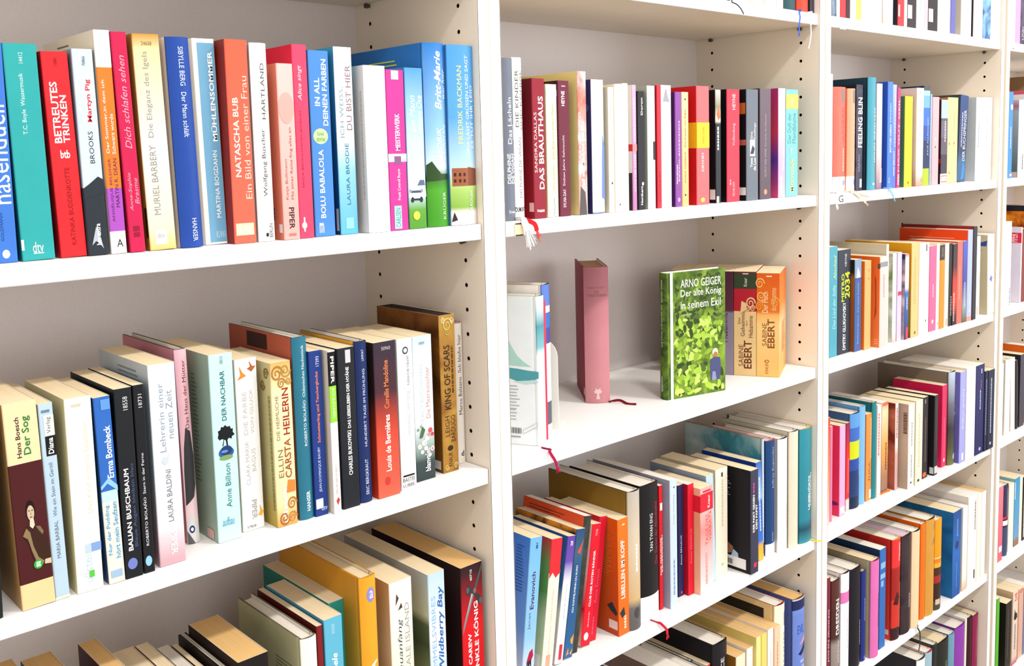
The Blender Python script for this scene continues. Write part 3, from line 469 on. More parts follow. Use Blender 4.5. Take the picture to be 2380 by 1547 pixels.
book('A3',-0.0446,0.012,0.0359,0.202,0.2,0,0,'p','g:#c8151c@0,#d41a20@.6,#8f1a22@.8,#3a1c22@.95,#2c181c@1','g:#241416@0,#2a1619@1','#ecc283','red and black paperback with a sword',[('T','*LEO CAREW',0.26,0.42,0.22,0.55,'#fbfaf7'),('T','*DER DUNKLE KÖNIG',0.52,0.74,0.04,0.75,'#fbfaf7'),('P',[(0.02,0.555),(0.04,0.6),(0.5,0.83),(0.58,0.8)],'#7a8084'),('P',[(0.04,0.6),(0.5,0.83),(0.54,0.815)],'#b0b6ba'),('P',[(0.55,0.83),(0.95,0.985),(1,0.97),(0.63,0.8)],'#4a4c4e'),('P',[(0.22,0.83),(0.3,0.87),(0.42,0.865),(0.55,0.83),(0.7,0.8),(0.86,0.78),(0.95,0.74),(0.86,0.715),(0.76,0.735),(0.62,0.79),(0.45,0.815),(0.32,0.8)],'#35373a'),('E',0.22,0.36,0.82,0.86,'#55585c'),('E',0.8,0.95,0.72,0.765,'#55585c'),('E',0.54,0.68,0.805,0.84,'#8a5a5c'),('T','40710',0.4,0.5,0.895,0.97,'#fbfaf7')])
# row B0
bb0 = book('B0',0.5031,0.012,0.0288,0.2,0.128,0,0,'p','#f1efec','#f1efec','#f4efe6','white paperback with a black ribbon',[])
book('B0',0.5331,0.012,0.0066,0.195,0.1248,0,0,'p','#9ab8d4','#9ab8d4','#f4efe6','thin light blue paperback',[])
book('B0',0.5402,0.012,0.0212,0.2,0.128,0,0,'p','#eef2f0','#eef2f0','#f4efe6','white paperback left of a cream one',[])
book('B0',0.5619,0.012,0.0339,0.2,0.128,0,0,'p','#f6f3ee','#f6f3ee','#f4efe6','cream white hardback-size paperback',[])
book('B0',0.5961,0.012,0.0116,0.19,0.1216,0,0,'p','#d9bfa4','#d9bfa4','#f4efe6','thin tan paperback',[])
book('B0',0.6082,0.012,0.0273,0.2,0.128,0,0,'p','#f7f4f2','#f7f4f2','#f4efe6','white paperback',[])
book('B0',0.636,0.012,0.0093,0.195,0.1248,0,0,'p','#eeb0b0','#eeb0b0','#f4efe6','thin salmon pink paperback',[])
book('B0',0.6458,0.012,0.03,0.205,0.1312,0,0,'p','#f4efee','#f4efee','#f4efe6','white paperback next to a pink one',[])
book('B0',0.6764,0.012,0.0199,0.195,0.1248,0,0,'p','#ecb8b8','#ecb8b8','#f4efe6','pale pink paperback',[])
bb1 = book('B0',0.6971,0.012,0.0382,0.205,0.1312,0,0,'h','g:#2a4a50@0,#3a6a78@1','#243c40','#f4efe6','dark teal hardcover with a blue ribbon',[])
bb2 = book('B0',0.7388,0.012,0.0374,0.2,0.128,0,0,'h','#c9412a','#a83020','#f4efe6','orange red hardcover with a white tassel',[])
book('B0',0.7776,0.0096,0.0141,0.2,0.128,0,0,'p','#3a3440','#2a2630','#f4efe6','narrow black paperback',[])
# row C0
book('C0',0.8507,0.01,0.0175,0.19,0.1216,0,0,'p','n:#3a4860,#8fa0b4,30','#2a3444','#f4efe6','slate blue picture paperback',[])
book('C0',0.8688,0.01,0.0118,0.195,0.1248,0,0,'p','#eef2f4','#eef2f4','#f4efe6','thin white paperback',[])
book('C0',0.8817,0.01,0.0201,0.19,0.1216,0,0,'p','#d8303a','#8a1424','#f4efe6','red paperback',[])
book('C0',0.9024,0.01,0.0143,0.19,0.1216,0,0,'p','#3a1c20','#3a1c20','#f4efe6','narrow black paperback',[])
book('C0',0.9178,0.01,0.0218,0.2,0.128,0,0,'p','#d9e2e8','#d9e2e8','#f4efe6','pale grey paperback',[])
book('C0',0.9408,0.01,0.017,0.19,0.1216,0,0,'p','#f0d860','#f0d860','#f4efe6','yellow paperback',[])
book('C0',0.9584,0.01,0.033,0.2,0.128,0,0,'p','#f6f4ee','#f6f4ee','#f4efe6','white paperback left of a grey one',[])
book('C0',0.9926,0.01,0.0477,0.21,0.1344,0,0,'h','#d0d2d6','#d0d2d6','#f4efe6','wide light grey hardcover',[])
book('C0',1.0427,0.01,0.027,0.195,0.1248,0,0,'p','g:#f0b8a0@0,#f0ece6@.25,#f2eee9@1','g:#f0b8a0@0,#f0ece6@.25,#f2eee9@1','#f4efe6','white paperback with a peach foot',[])
book('C0',1.0703,0.01,0.0124,0.2,0.128,0,0,'p','#f7f3ee','#f7f3ee','#f4efe6','thin white paperback beside a red one',[])
book('C0',1.1035,0.01,0.0262,0.195,0.1248,0,0,'p','#d62f35','#2a2a34','#f4efe6','bright red paperback with a dark side',[('K',0.02,0.3,0.1,0.22,'#f0b0b0')])
book('C0',1.1304,0.01,0.0123,0.195,0.1248,0,0,'p','#f4ece6','#f4ece6','#f4efe6','thin cream paperback',[])
book('C0',1.1437,0.01,0.038,0.19,0.1216,0,0,'p','#2c2024','#2c2024','#f4efe6','black paperback with a white sticker',[('lK',0.78,0.97,0.08,0.22,'#f0d8cc'),('K',0.02,0.5,0.1,0.24,'#f0d8cc')])
book('C0',1.183,0.01,0.0345,0.2,0.128,0,0,'p','#e9eef0','#e9eef0','#f4efe6','white paperback with grey lettering',[('S',0.4,0.6,0.2,0.8,'#a8b0b4')])
book('C0',1.2182,0.01,0.0158,0.195,0.1248,0,0,'p','#e8b0bc','#e8b0bc','#f4efe6','thin pink paperback',[])
book('C0',1.2351,0.01,0.0432,0.19,0.1216,0,0,'p','#2a1f22','#2a1f22','#f4efe6','black paperback with a torn sticker',[('lK',0.78,0.97,0.08,0.22,'#f0d8cc'),('K',0.02,0.5,0.1,0.24,'#f0d8cc')])
book('C0',1.2797,0.01,0.0317,0.2,0.128,0,0,'p','#f1f4f6','#f1f4f6','#f4efe6','white paperback, cool tone',[])
book('C0',1.3122,0.01,0.0242,0.2,0.128,0,0,'p','#f4f4f6','#f4f4f6','#f4efe6','plain white paperback',[])
book('C0',1.3424,0.01,0.0217,0.19,0.1216,0,0,'p','#5f62a8','#d9c8dc','#f4efe6','thin indigo paperback',[])
book('C0',1.3929,0.01,0.0201,0.2,0.128,0,0,'p','#e6ded0','#c9c0ac','#f4efe6','beige paperback',[])
book('C0',1.4146,0.01,0.0156,0.2,0.128,0,0,'p','#dfeae0','#dfeae0','#f4efe6','pale green paperback',[])
book('C0',1.4318,0.01,0.0126,0.2,0.128,0,0,'p','#f2f4f2','#f2f4f2','#f4efe6','thin white paperback beside a dark strip',[])
book('C0',1.448,0.0062,0.0256,0.2,0.128,0,0,'p','#d4d6d8','#3a2c34','#f4efe6','grey paperback',[])
book('C0',1.4746,0.0063,0.0212,0.2,0.128,0,0,'p','#f4f2ee','#f4f2ee','#f4efe6','white paperback left of a blue one',[])
book('C0',1.4967,0.006,0.0423,0.195,0.1248,0,0,'p','n:#2a5488,#8fc4e8,26','#1c3a6a','#f4efe6','blue picture paperback',[])
book('C0',1.5399,0.006,0.0163,0.2,0.128,0,0,'p','#f6f2ee','#f6f2ee','#f4efe6','white paperback right of a blue one',[])
book('C0',1.5564,0.0032,0.0292,0.2,0.128,0,0,'p','#f4efea','#f4efea','#f4efe6','cream white paperback at the end',[])
# row D0
book('D0',1.6682,0.01,0.024,0.2,0.128,0,0,'p','#f3f3f1','#f3f3f1','#f4efe6','white paperback beside a pink one',[])
book('D0',1.6938,0.01,0.0285,0.195,0.1248,0,0,'p','#ee9ad0','#7a2a6a','#f4efe6','pink paperback',[])
book('D0',1.7248,0.01,0.0407,0.195,0.1248,0,0,'p','n:#2a2236,#5a5068,40','#1c1628','#f4efe6','dark violet paperback with white lettering',[('T','*New',0.2,0.6,0.72,0.95,'#fbfaf7'),('T','LIND',0.2,0.45,0.06,0.22,'#c9c4d4')])
# row B1
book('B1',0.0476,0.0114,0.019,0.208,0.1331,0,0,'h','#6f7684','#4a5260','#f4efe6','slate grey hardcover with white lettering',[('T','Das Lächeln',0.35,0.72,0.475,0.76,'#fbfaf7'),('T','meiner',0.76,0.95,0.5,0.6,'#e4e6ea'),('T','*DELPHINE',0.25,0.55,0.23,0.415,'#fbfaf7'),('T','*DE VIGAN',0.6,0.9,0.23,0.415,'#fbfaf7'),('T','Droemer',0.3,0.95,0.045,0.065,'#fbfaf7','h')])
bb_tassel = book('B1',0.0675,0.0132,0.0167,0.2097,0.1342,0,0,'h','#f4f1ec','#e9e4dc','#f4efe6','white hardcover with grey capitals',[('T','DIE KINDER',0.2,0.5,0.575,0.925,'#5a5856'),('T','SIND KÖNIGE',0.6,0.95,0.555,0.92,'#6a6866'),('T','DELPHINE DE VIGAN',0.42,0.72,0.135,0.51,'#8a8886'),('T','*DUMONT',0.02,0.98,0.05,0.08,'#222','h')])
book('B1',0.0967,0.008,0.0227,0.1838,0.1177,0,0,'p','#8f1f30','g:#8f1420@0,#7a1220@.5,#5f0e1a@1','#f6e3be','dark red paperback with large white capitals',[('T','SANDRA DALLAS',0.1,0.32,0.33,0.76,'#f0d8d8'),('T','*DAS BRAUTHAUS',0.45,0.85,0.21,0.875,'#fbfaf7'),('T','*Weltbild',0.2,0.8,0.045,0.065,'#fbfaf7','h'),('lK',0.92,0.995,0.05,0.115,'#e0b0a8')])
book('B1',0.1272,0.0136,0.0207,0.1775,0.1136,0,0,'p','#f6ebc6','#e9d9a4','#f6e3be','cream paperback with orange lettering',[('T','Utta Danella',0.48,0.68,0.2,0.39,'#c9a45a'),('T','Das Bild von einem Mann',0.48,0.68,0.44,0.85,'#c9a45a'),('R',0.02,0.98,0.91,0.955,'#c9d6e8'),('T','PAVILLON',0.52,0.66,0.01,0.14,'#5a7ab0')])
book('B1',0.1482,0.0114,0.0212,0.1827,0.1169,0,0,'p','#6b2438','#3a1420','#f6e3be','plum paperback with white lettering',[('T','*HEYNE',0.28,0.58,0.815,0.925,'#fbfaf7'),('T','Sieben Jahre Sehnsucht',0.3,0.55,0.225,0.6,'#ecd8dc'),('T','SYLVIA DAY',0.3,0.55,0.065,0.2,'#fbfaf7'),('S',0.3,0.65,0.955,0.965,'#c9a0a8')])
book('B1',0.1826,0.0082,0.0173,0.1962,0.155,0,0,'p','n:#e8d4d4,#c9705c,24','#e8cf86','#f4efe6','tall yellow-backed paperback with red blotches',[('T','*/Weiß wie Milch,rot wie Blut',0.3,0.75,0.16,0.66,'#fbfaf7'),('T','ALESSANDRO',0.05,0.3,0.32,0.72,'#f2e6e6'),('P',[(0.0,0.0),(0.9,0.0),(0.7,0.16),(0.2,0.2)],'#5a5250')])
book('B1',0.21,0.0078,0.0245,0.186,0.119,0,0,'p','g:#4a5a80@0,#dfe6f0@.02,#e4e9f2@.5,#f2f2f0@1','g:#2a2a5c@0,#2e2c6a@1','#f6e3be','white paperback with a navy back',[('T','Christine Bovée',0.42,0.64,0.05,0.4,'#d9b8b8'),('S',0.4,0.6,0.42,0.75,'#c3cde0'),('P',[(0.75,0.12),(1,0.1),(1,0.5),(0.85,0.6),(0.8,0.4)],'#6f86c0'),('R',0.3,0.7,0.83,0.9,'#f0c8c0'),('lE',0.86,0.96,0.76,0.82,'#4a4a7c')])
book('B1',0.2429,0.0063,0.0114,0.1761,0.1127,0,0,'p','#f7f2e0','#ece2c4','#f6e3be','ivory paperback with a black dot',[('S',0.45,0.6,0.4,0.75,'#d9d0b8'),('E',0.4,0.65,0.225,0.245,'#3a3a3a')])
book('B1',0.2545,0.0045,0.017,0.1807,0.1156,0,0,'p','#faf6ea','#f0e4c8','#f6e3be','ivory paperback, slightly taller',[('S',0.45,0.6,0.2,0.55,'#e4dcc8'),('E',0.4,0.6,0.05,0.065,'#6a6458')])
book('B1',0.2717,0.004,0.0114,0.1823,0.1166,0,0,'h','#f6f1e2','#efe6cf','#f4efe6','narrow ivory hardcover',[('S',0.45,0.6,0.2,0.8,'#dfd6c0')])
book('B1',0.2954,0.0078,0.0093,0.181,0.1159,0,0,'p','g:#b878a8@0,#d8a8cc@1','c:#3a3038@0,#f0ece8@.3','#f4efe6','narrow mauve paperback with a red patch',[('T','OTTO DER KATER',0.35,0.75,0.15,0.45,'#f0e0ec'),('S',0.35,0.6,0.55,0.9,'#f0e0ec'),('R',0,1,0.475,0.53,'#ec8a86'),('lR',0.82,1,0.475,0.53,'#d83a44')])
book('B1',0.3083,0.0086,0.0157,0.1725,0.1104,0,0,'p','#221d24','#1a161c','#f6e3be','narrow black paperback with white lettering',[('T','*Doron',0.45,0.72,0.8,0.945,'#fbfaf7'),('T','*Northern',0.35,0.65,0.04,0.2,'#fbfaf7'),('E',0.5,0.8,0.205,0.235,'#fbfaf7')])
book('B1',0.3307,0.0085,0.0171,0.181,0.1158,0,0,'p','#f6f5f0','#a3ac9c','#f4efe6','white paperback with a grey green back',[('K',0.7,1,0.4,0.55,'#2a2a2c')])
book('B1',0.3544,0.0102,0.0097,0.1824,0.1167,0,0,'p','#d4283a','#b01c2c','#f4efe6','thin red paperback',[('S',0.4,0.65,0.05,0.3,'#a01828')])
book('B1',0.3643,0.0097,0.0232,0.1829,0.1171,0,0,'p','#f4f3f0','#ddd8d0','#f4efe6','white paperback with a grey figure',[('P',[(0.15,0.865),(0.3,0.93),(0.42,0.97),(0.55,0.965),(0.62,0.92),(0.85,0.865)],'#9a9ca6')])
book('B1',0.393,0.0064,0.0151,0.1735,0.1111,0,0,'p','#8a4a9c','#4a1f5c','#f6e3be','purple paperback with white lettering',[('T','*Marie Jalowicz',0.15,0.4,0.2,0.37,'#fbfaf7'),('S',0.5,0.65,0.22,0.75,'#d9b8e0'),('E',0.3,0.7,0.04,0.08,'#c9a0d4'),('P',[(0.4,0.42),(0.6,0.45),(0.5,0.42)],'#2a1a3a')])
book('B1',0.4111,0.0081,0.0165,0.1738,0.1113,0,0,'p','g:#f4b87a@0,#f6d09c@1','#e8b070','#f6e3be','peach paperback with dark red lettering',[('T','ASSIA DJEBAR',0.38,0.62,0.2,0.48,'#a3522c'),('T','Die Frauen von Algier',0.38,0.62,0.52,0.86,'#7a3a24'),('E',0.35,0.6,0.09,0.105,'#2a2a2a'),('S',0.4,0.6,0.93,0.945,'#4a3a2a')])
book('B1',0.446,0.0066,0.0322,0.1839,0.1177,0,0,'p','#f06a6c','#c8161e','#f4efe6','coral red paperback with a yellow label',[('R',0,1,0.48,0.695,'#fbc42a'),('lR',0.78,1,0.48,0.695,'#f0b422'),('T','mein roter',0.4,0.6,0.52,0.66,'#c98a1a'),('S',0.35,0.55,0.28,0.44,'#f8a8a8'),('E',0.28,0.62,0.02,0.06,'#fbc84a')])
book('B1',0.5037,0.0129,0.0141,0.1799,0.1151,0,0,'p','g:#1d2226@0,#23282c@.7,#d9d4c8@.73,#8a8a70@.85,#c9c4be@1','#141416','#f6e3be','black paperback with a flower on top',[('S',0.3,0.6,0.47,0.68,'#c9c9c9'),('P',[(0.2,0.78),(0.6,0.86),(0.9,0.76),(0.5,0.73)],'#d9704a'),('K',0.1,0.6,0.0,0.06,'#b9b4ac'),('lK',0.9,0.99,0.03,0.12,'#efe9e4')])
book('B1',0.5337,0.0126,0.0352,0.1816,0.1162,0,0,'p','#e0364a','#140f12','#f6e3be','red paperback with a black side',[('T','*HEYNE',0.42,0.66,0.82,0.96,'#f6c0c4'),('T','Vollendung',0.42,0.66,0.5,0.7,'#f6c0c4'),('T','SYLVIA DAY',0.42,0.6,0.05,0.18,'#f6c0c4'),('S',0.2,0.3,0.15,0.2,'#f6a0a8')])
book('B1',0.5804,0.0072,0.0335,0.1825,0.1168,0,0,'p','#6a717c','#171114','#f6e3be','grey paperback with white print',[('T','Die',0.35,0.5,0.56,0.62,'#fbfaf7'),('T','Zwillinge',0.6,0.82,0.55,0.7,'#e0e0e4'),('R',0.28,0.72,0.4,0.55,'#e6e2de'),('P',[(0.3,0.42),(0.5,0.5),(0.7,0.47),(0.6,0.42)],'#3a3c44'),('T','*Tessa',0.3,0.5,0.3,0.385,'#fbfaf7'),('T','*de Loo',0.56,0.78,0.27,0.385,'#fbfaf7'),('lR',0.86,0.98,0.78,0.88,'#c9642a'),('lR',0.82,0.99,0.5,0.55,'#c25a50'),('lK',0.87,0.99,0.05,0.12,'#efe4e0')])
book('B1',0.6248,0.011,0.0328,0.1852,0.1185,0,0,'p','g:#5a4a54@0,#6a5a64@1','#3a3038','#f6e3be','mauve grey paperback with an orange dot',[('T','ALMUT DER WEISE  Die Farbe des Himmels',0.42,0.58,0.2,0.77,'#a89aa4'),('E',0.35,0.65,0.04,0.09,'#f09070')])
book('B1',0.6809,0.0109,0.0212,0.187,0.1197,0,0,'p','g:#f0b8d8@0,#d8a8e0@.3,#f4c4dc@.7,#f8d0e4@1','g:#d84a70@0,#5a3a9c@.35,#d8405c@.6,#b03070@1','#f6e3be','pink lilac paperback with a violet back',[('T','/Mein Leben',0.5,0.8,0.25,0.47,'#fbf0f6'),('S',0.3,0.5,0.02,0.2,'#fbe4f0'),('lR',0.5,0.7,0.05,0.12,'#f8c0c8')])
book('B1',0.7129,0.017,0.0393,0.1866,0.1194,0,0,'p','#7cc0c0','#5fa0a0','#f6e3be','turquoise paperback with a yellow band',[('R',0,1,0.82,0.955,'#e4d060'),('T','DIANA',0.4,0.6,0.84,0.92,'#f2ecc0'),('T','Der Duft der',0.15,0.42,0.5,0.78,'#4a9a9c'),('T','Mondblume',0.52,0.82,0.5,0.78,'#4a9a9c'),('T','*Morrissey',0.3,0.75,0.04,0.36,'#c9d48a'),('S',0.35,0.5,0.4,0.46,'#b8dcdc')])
# row B2
bb_wave = book('B2',0.112,0.0235,0.027,0.208,0.128,0,27,'h#2f6a78','g:#f4f7f8@0,#eef3f6@.6,#7fb4bc@.66,#4a93a0@.8,#e6eef2@.97,#eef2f4@1','g:#e9eef2@0,#e4eaee@.44,#dfe7ea@1','#f4efe6','white hardcover with sea waves, turned its back outwards',[('lP',[(0.62,0.455),(0.62,0.52),(0.75,0.515),(0.88,0.505),(1,0.5),(1,0.455),(0.9,0.44),(0.75,0.43)],'#4f9ba6'),('lP',[(0.62,0.535),(0.62,0.72),(0.66,0.71),(0.7,0.66),(0.76,0.6),(0.84,0.56),(0.92,0.53)],'#a9d3cc'),('lP',[(0.62,0.56),(0.62,0.71),(0.655,0.69),(0.67,0.63),(0.65,0.58)],'#5fa8a4'),('lP',[(0.7,0.425),(0.85,0.435),(0.97,0.445),(1,0.43),(0.85,0.41)],'#bcdadd'),('lX',0.63,0.78,0.245,0.4,'#aab4bc'),('lX',0.63,0.79,0.16,0.24,'#aab4bc'),('lR',0.64,0.643,0.075,0.115,'#3a3a3c'),('lR',0.651,0.657,0.075,0.115,'#3a3a3c'),('lR',0.662,0.668,0.075,0.115,'#3a3a3c'),('lR',0.673,0.676,0.075,0.115,'#3a3a3c'),('lR',0.684,0.69,0.075,0.115,'#3a3a3c'),('lR',0.695,0.701,0.075,0.115,'#3a3a3c'),('lR',0.706,0.709,0.075,0.115,'#3a3a3c'),('lR',0.717,0.723,0.075,0.115,'#3a3a3c'),('lR',0.728,0.734,0.075,0.115,'#3a3a3c'),('lR',0.739,0.742,0.075,0.115,'#3a3a3c'),('lR',0.75,0.756,0.075,0.115,'#3a3a3c'),('lR',0.761,0.767,0.075,0.115,'#3a3a3c'),('lR',0.772,0.775,0.075,0.115,'#3a3a3c'),('lR',0.783,0.789,0.075,0.115,'#3a3a3c'),('lP',[(0.81,0.075),(0.97,0.13),(0.97,0.155),(0.81,0.1)],'#c3cbd0'),('lP',[(0.815,0.08),(0.965,0.131),(0.965,0.15),(0.815,0.098)],'#e6ebee'),('lS',0.64,0.78,0.05,0.058,'#8f989e')],lab='white hardcover with a sea wave back, showing its barcode beside the left upright')
book('B2',0.137,0.0385,0.03,0.2195,0.128,0,27,'h#241c20','c:#f4f2f4@0,#5a5a66@.09,#f2f0f2@.24,#4a4a94@.62,#3a6cc0@.72,#e8eaf2@.82,#5a7ac8@.86,#8fa8dc@1','#e6dfd6','#f4efe6','white and blue hardcover with a red edge',[('R',0,0.2,0.0,0.9,'#d23a52')],lab='tall hardcover with a blue picture spine behind the sea wave book')
book('B2',0.166,0.0755,0.011,0.192,0.12,0,27,'h','#4a5a48','#3a4a3a','#f4efe6','narrow dark green hardcover',[('S',0.4,0.6,0.3,0.6,'#a8b89a')],lab='narrow dark green hardcover against the white metal bookend')
bb_pink = book('B2',0.3245,0.1385,0.0395,0.22,0.13,0,-40,'h','g:#c08084@0,#c8848c@.5,#b8747e@1','#8c2c3e','#c9a080','dusty pink hardcover standing askew',[('T','FEDERICA DE CESCO',0.14,0.86,0.845,0.857,'#a85a6c','h'),('T','DIE',0.42,0.6,0.81,0.828,'#9a6068','h'),('T','TIBETERIN',0.12,0.92,0.785,0.803,'#9a6068','h'),('E',0.34,0.66,0.07,0.1,'#e6b8b8'),('P',[(0.42,0.03),(0.58,0.03),(0.54,0.07),(0.62,0.115),(0.5,0.1),(0.38,0.115),(0.46,0.07)],'#e6b8b8'),('lK',0.86,0.97,0.05,0.1,'#e0b8b4')],lab='dusty pink hardcover standing alone and askew in the open gap')
bb_green = book('B2',0.4295,0.0715,0.0195,0.206,0.122,0,-103.2,'h','n:#33481c,#647f2c,60','n:#46621e,#86a434,34','#f4efe6','green leafy hardcover shown front on',[('rR',0.06,0.105,0.0,1.0,'#e9f2e0'),('rT','ARNO GEIGER',0.235,0.93,0.875,0.938,'#fbfaf7','h'),('rT','Der alte König',0.235,0.93,0.785,0.858,'#fbfaf7','h'),('rT','in seinem Exil',0.235,0.92,0.705,0.768,'#fbfaf7','h'),('rT','HANSER',0.24,0.42,0.65,0.667,'#cfe0b0','h'),('rE',0.77,0.87,0.295,0.36,'#e6d4c4'),('rE',0.785,0.86,0.28,0.33,'#b5744e'),('rP',[(0.74,0.1),(0.73,0.27),(0.8,0.29),(0.9,0.28),(0.92,0.2),(0.9,0.1)],'#4a4f78'),('rP',[(0.76,0.1),(0.77,0.17),(0.82,0.17),(0.84,0.1)],'#8a90b0'),('T','ARNO GEIGER  Der alte König in seinem Exil',0.35,0.62,0.42,0.95,'#dfe8d4','d'),('T','HANSER',0.35,0.6,0.06,0.18,'#dfe8d4','d')],lab='leafy green hardcover shown front on in the half empty shelf')
book('B2',0.5938,0.1786,0.034,0.186,0.114,0,-63,'p','#8a6a5a','#7a5a4c','#f6e3be','brown topped paperback deepest in the slanted row behind the leafy green book',[],lab='brown topped paperback deepest in the slanted row behind the leafy green book')
book('B2',0.6095,0.1479,0.037,0.186,0.114,0,-63,'p','#7a5560','#6a4550','#f6e3be','second deepest paperback in the slanted row behind the leafy green book',[],lab='second deepest paperback in the slanted row behind the leafy green book')
book('B2',0.6264,0.1146,0.04,0.186,0.114,0,-63,'p','g:#8f8494@0,#857a90@.6,#5a2a3c@.62,#4a2436@1','#3a2030','#f6e3be','grey violet paperback half hidden by the leafy green book',[('T','Hebamme',0.35,0.75,0.32,0.6,'#4a2a3c')],lab='grey violet paperback half hidden by the leafy green book')
book('B2',0.6448,0.0786,0.039,0.186,0.114,0,-63,'p','c:#e2bf86@0,#b01c2c@.62,#33402a@.835,#7a1a26@.985','#8a2a24','#f6e3be','cream and red paperback second from the right end of the slanted row',[('T','SABINE',0.22,0.44,0.09,0.3,'#6a3414'),('T','*EBERT',0.46,0.8,0.07,0.34,'#6a3414'),('T','Das',0.2,0.3,0.5,0.56,'#5a2a14'),('T','Geheimnis',0.32,0.5,0.38,0.62,'#5a2a14'),('T','der',0.55,0.62,0.48,0.54,'#7a3a1a'),('T','Hebamme',0.66,0.86,0.37,0.58,'#7a3a1a'),('P',[(0.3,0.6),(0.35,0.72),(0.55,0.7),(0.6,0.64)],'#e2bf86'),('C',0.75,0.7,0.22,'#e2bf86'),('C',0.6,0.66,-0.14,'#e2bf86'),('C',0.85,0.65,0.12,'#e2bf86'),('T','Knaur',0.45,0.6,0.86,0.94,'#e6e0c8'),('R',0.4,0.66,0.975,0.985,'#e6d0c0')],lab='cream and red paperback second from the right end of the slanted row')
book('B2',0.6627,0.0435,0.04,0.184,0.114,0,-63,'p','g:#eab868@0,#f2c880@.5,#f0b060@.6,#e07018@.63,#d85a10@1','g:#e8a048@0,#e8c090@.5,#e88030@.7,#e06a18@1','#f6e3be','orange and cream paperback at the right end of the slanted row',[('T','SABINE',0.25,0.45,0.3,0.52,'#8a4a1a'),('T','*EBERT',0.48,0.78,0.28,0.56,'#8a4a1a'),('T','Der Fluch',0.25,0.5,0.62,0.82,'#fbe0b0'),('T','der Hebamme',0.6,0.85,0.64,0.86,'#f6c890'),('T','KNAUR',0.38,0.52,0.03,0.13,'#b5601c'),('E',0.35,0.55,0.135,0.165,'#b5601c'),('E',0.4,0.5,0.142,0.158,'#f0c074'),('R',0.42,0.66,0.965,0.975,'#fbe4c8'),('C',0.15,0.9,0.2,'#f6b060'),('C',0.2,0.78,-0.2,'#f6b060'),('C',0.8,0.72,0.2,'#f09a3a'),('C',0.12,0.68,0.16,'#f09a3a'),('rX',0.3,0.8,0.2,0.5,'#c9844a')],lab='orange and cream paperback at the right end of the slanted row')
# row B3
book('B3',0.0624,0.02,0.0223,0.2003,0.118,6.99,0,'p','g:#dce2f0@0,#c3d6ee@.1,#8fc0e4@.3,#6fb0dc@1','g:#c9d0ea@0,#6f9ae0@.35,#3f78d4@1','#f6e3be','leaning sky blue paperback with a small figure',[('T','*Evanovich',0.3,0.62,0.5,0.76,'#4a2a5a'),('T','Janet',0.22,0.48,0.36,0.48,'#5a6a9a'),('S',0.5,0.65,0.92,0.96,'#3a5a8a'),('P',[(0.3,0.13),(0.5,0.2),(0.75,0.22),(0.85,0.17),(0.6,0.12)],'#b01c3a'),('P',[(0.25,0.06),(0.4,0.12),(0.5,0.06),(0.6,0.12),(0.75,0.07),(0.7,0.15),(0.35,0.13)],'#3a2430'),('R',0.25,0.75,0.005,0.055,'#c91c2c'),('lX',0.776,0.92,0.62,0.93,'#2f5ab0')])
book('B3',0.1005,0.02,0.0215,0.1873,0.12,8.23,0,'p','c:#f4ead0@0,#f6efd8@.7,#dd2b34@.74,#e23640@1','g:#c9d4a8@0,#b9cf9a@.4,#5f9a4a@.6,#6a9a50@.8,#c23a3a@1','#f6e3be','leaning cream paperback with a red top',[('T','Janet Evanovich  Liebe für Anfänger',0.4,0.62,0.12,0.62,'#d9b090'),('P',[(0.0,0.7),(0.3,0.745),(0.6,0.7),(1,0.735),(1,0.76),(0,0.76)],'#dd2b34'),('R',0.3,0.7,0.02,0.12,'#e8a08a'),('lK',0.8,0.96,0.03,0.12,'#e4dcd0')])
book('B3',0.1289,0.022,0.0158,0.1825,0.12,10.28,0,'p','g:#f2f0f2@0,#f4f4f6@.6,#6a4aa8@.8,#6040a0@1','g:#c9b4b8@0,#d8d0d4@.4,#3a6cb0@.6,#2f5aa0@1','#f6e3be','leaning white paperback with a violet top',[('T','Janet Evanovich',0.4,0.62,0.35,0.62,'#8a9ac0'),('R',0.35,0.75,0.03,0.15,'#c92c3c'),('T','*70',0.4,0.7,0.92,0.96,'#fbfaf7','h')])
book('B3',0.1484,0.024,0.0183,0.1862,0.13,10.21,0,'p','g:#2f5f90@0,#28527f@.7,#3a5f78@.8,#2a4a74@1','n:#2a2420,#d98a2c,30','#f6e3be','leaning dark blue paperback with orange flowers',[('T','*ICH KOMME,WENN DU RUFST',0.38,0.62,0.35,0.72,'#dfe6ec'),('P',[(0.3,0.82),(0.6,0.86),(0.9,0.92),(0.7,0.8)],'#c9503a'),('P',[(0.55,0.14),(0.9,0.18),(0.85,0.1),(0.65,0.11)],'#e89a3c'),('P',[(0.2,0.02),(0.4,0.08),(0.5,0.03)],'#e88a3c'),('P',[(0.6,0.03),(0.9,0.07),(0.8,0.02)],'#e8a04c')])
book('B3',0.1669,0.028,0.0147,0.1999,0.13,10.31,0,'p','n:#2c302c,#40443c,60','#d8512a','#f4efe6','leaning charcoal paperback with an orange back',[('lX',0.1,0.85,0.88,0.96,'#7a2a14')])
book('B3',0.1913,0.03,0.019,0.1806,0.115,9.6,0,'p','#d8182c','g:#d9ccc0@0,#d8182c@.3,#e8d0cc@.6,#f0e4e0@1','#f6e3be','leaning red paperback with white capitals',[('T','*CLUB DER ROTEN BÄNDER',0.35,0.62,0.32,0.78,'#fbfaf7'),('S',0.5,0.6,0.15,0.28,'#f0a8b0'),('E',0.2,0.7,0.045,0.11,'#fbfaf7'),('T','70038',0.4,0.65,0.9,0.955,'#f0a8b0')])
book('B3',0.2113,0.034,0.0167,0.1859,0.12,9.35,0,'p','#c8162e','#b01428','#f6e3be','leaning deep red paperback',[('T','Anne Ernaux',0.2,0.6,0.3,0.58,'#e0506a'),('S',0.3,0.45,0.05,0.2,'#e0506a')])
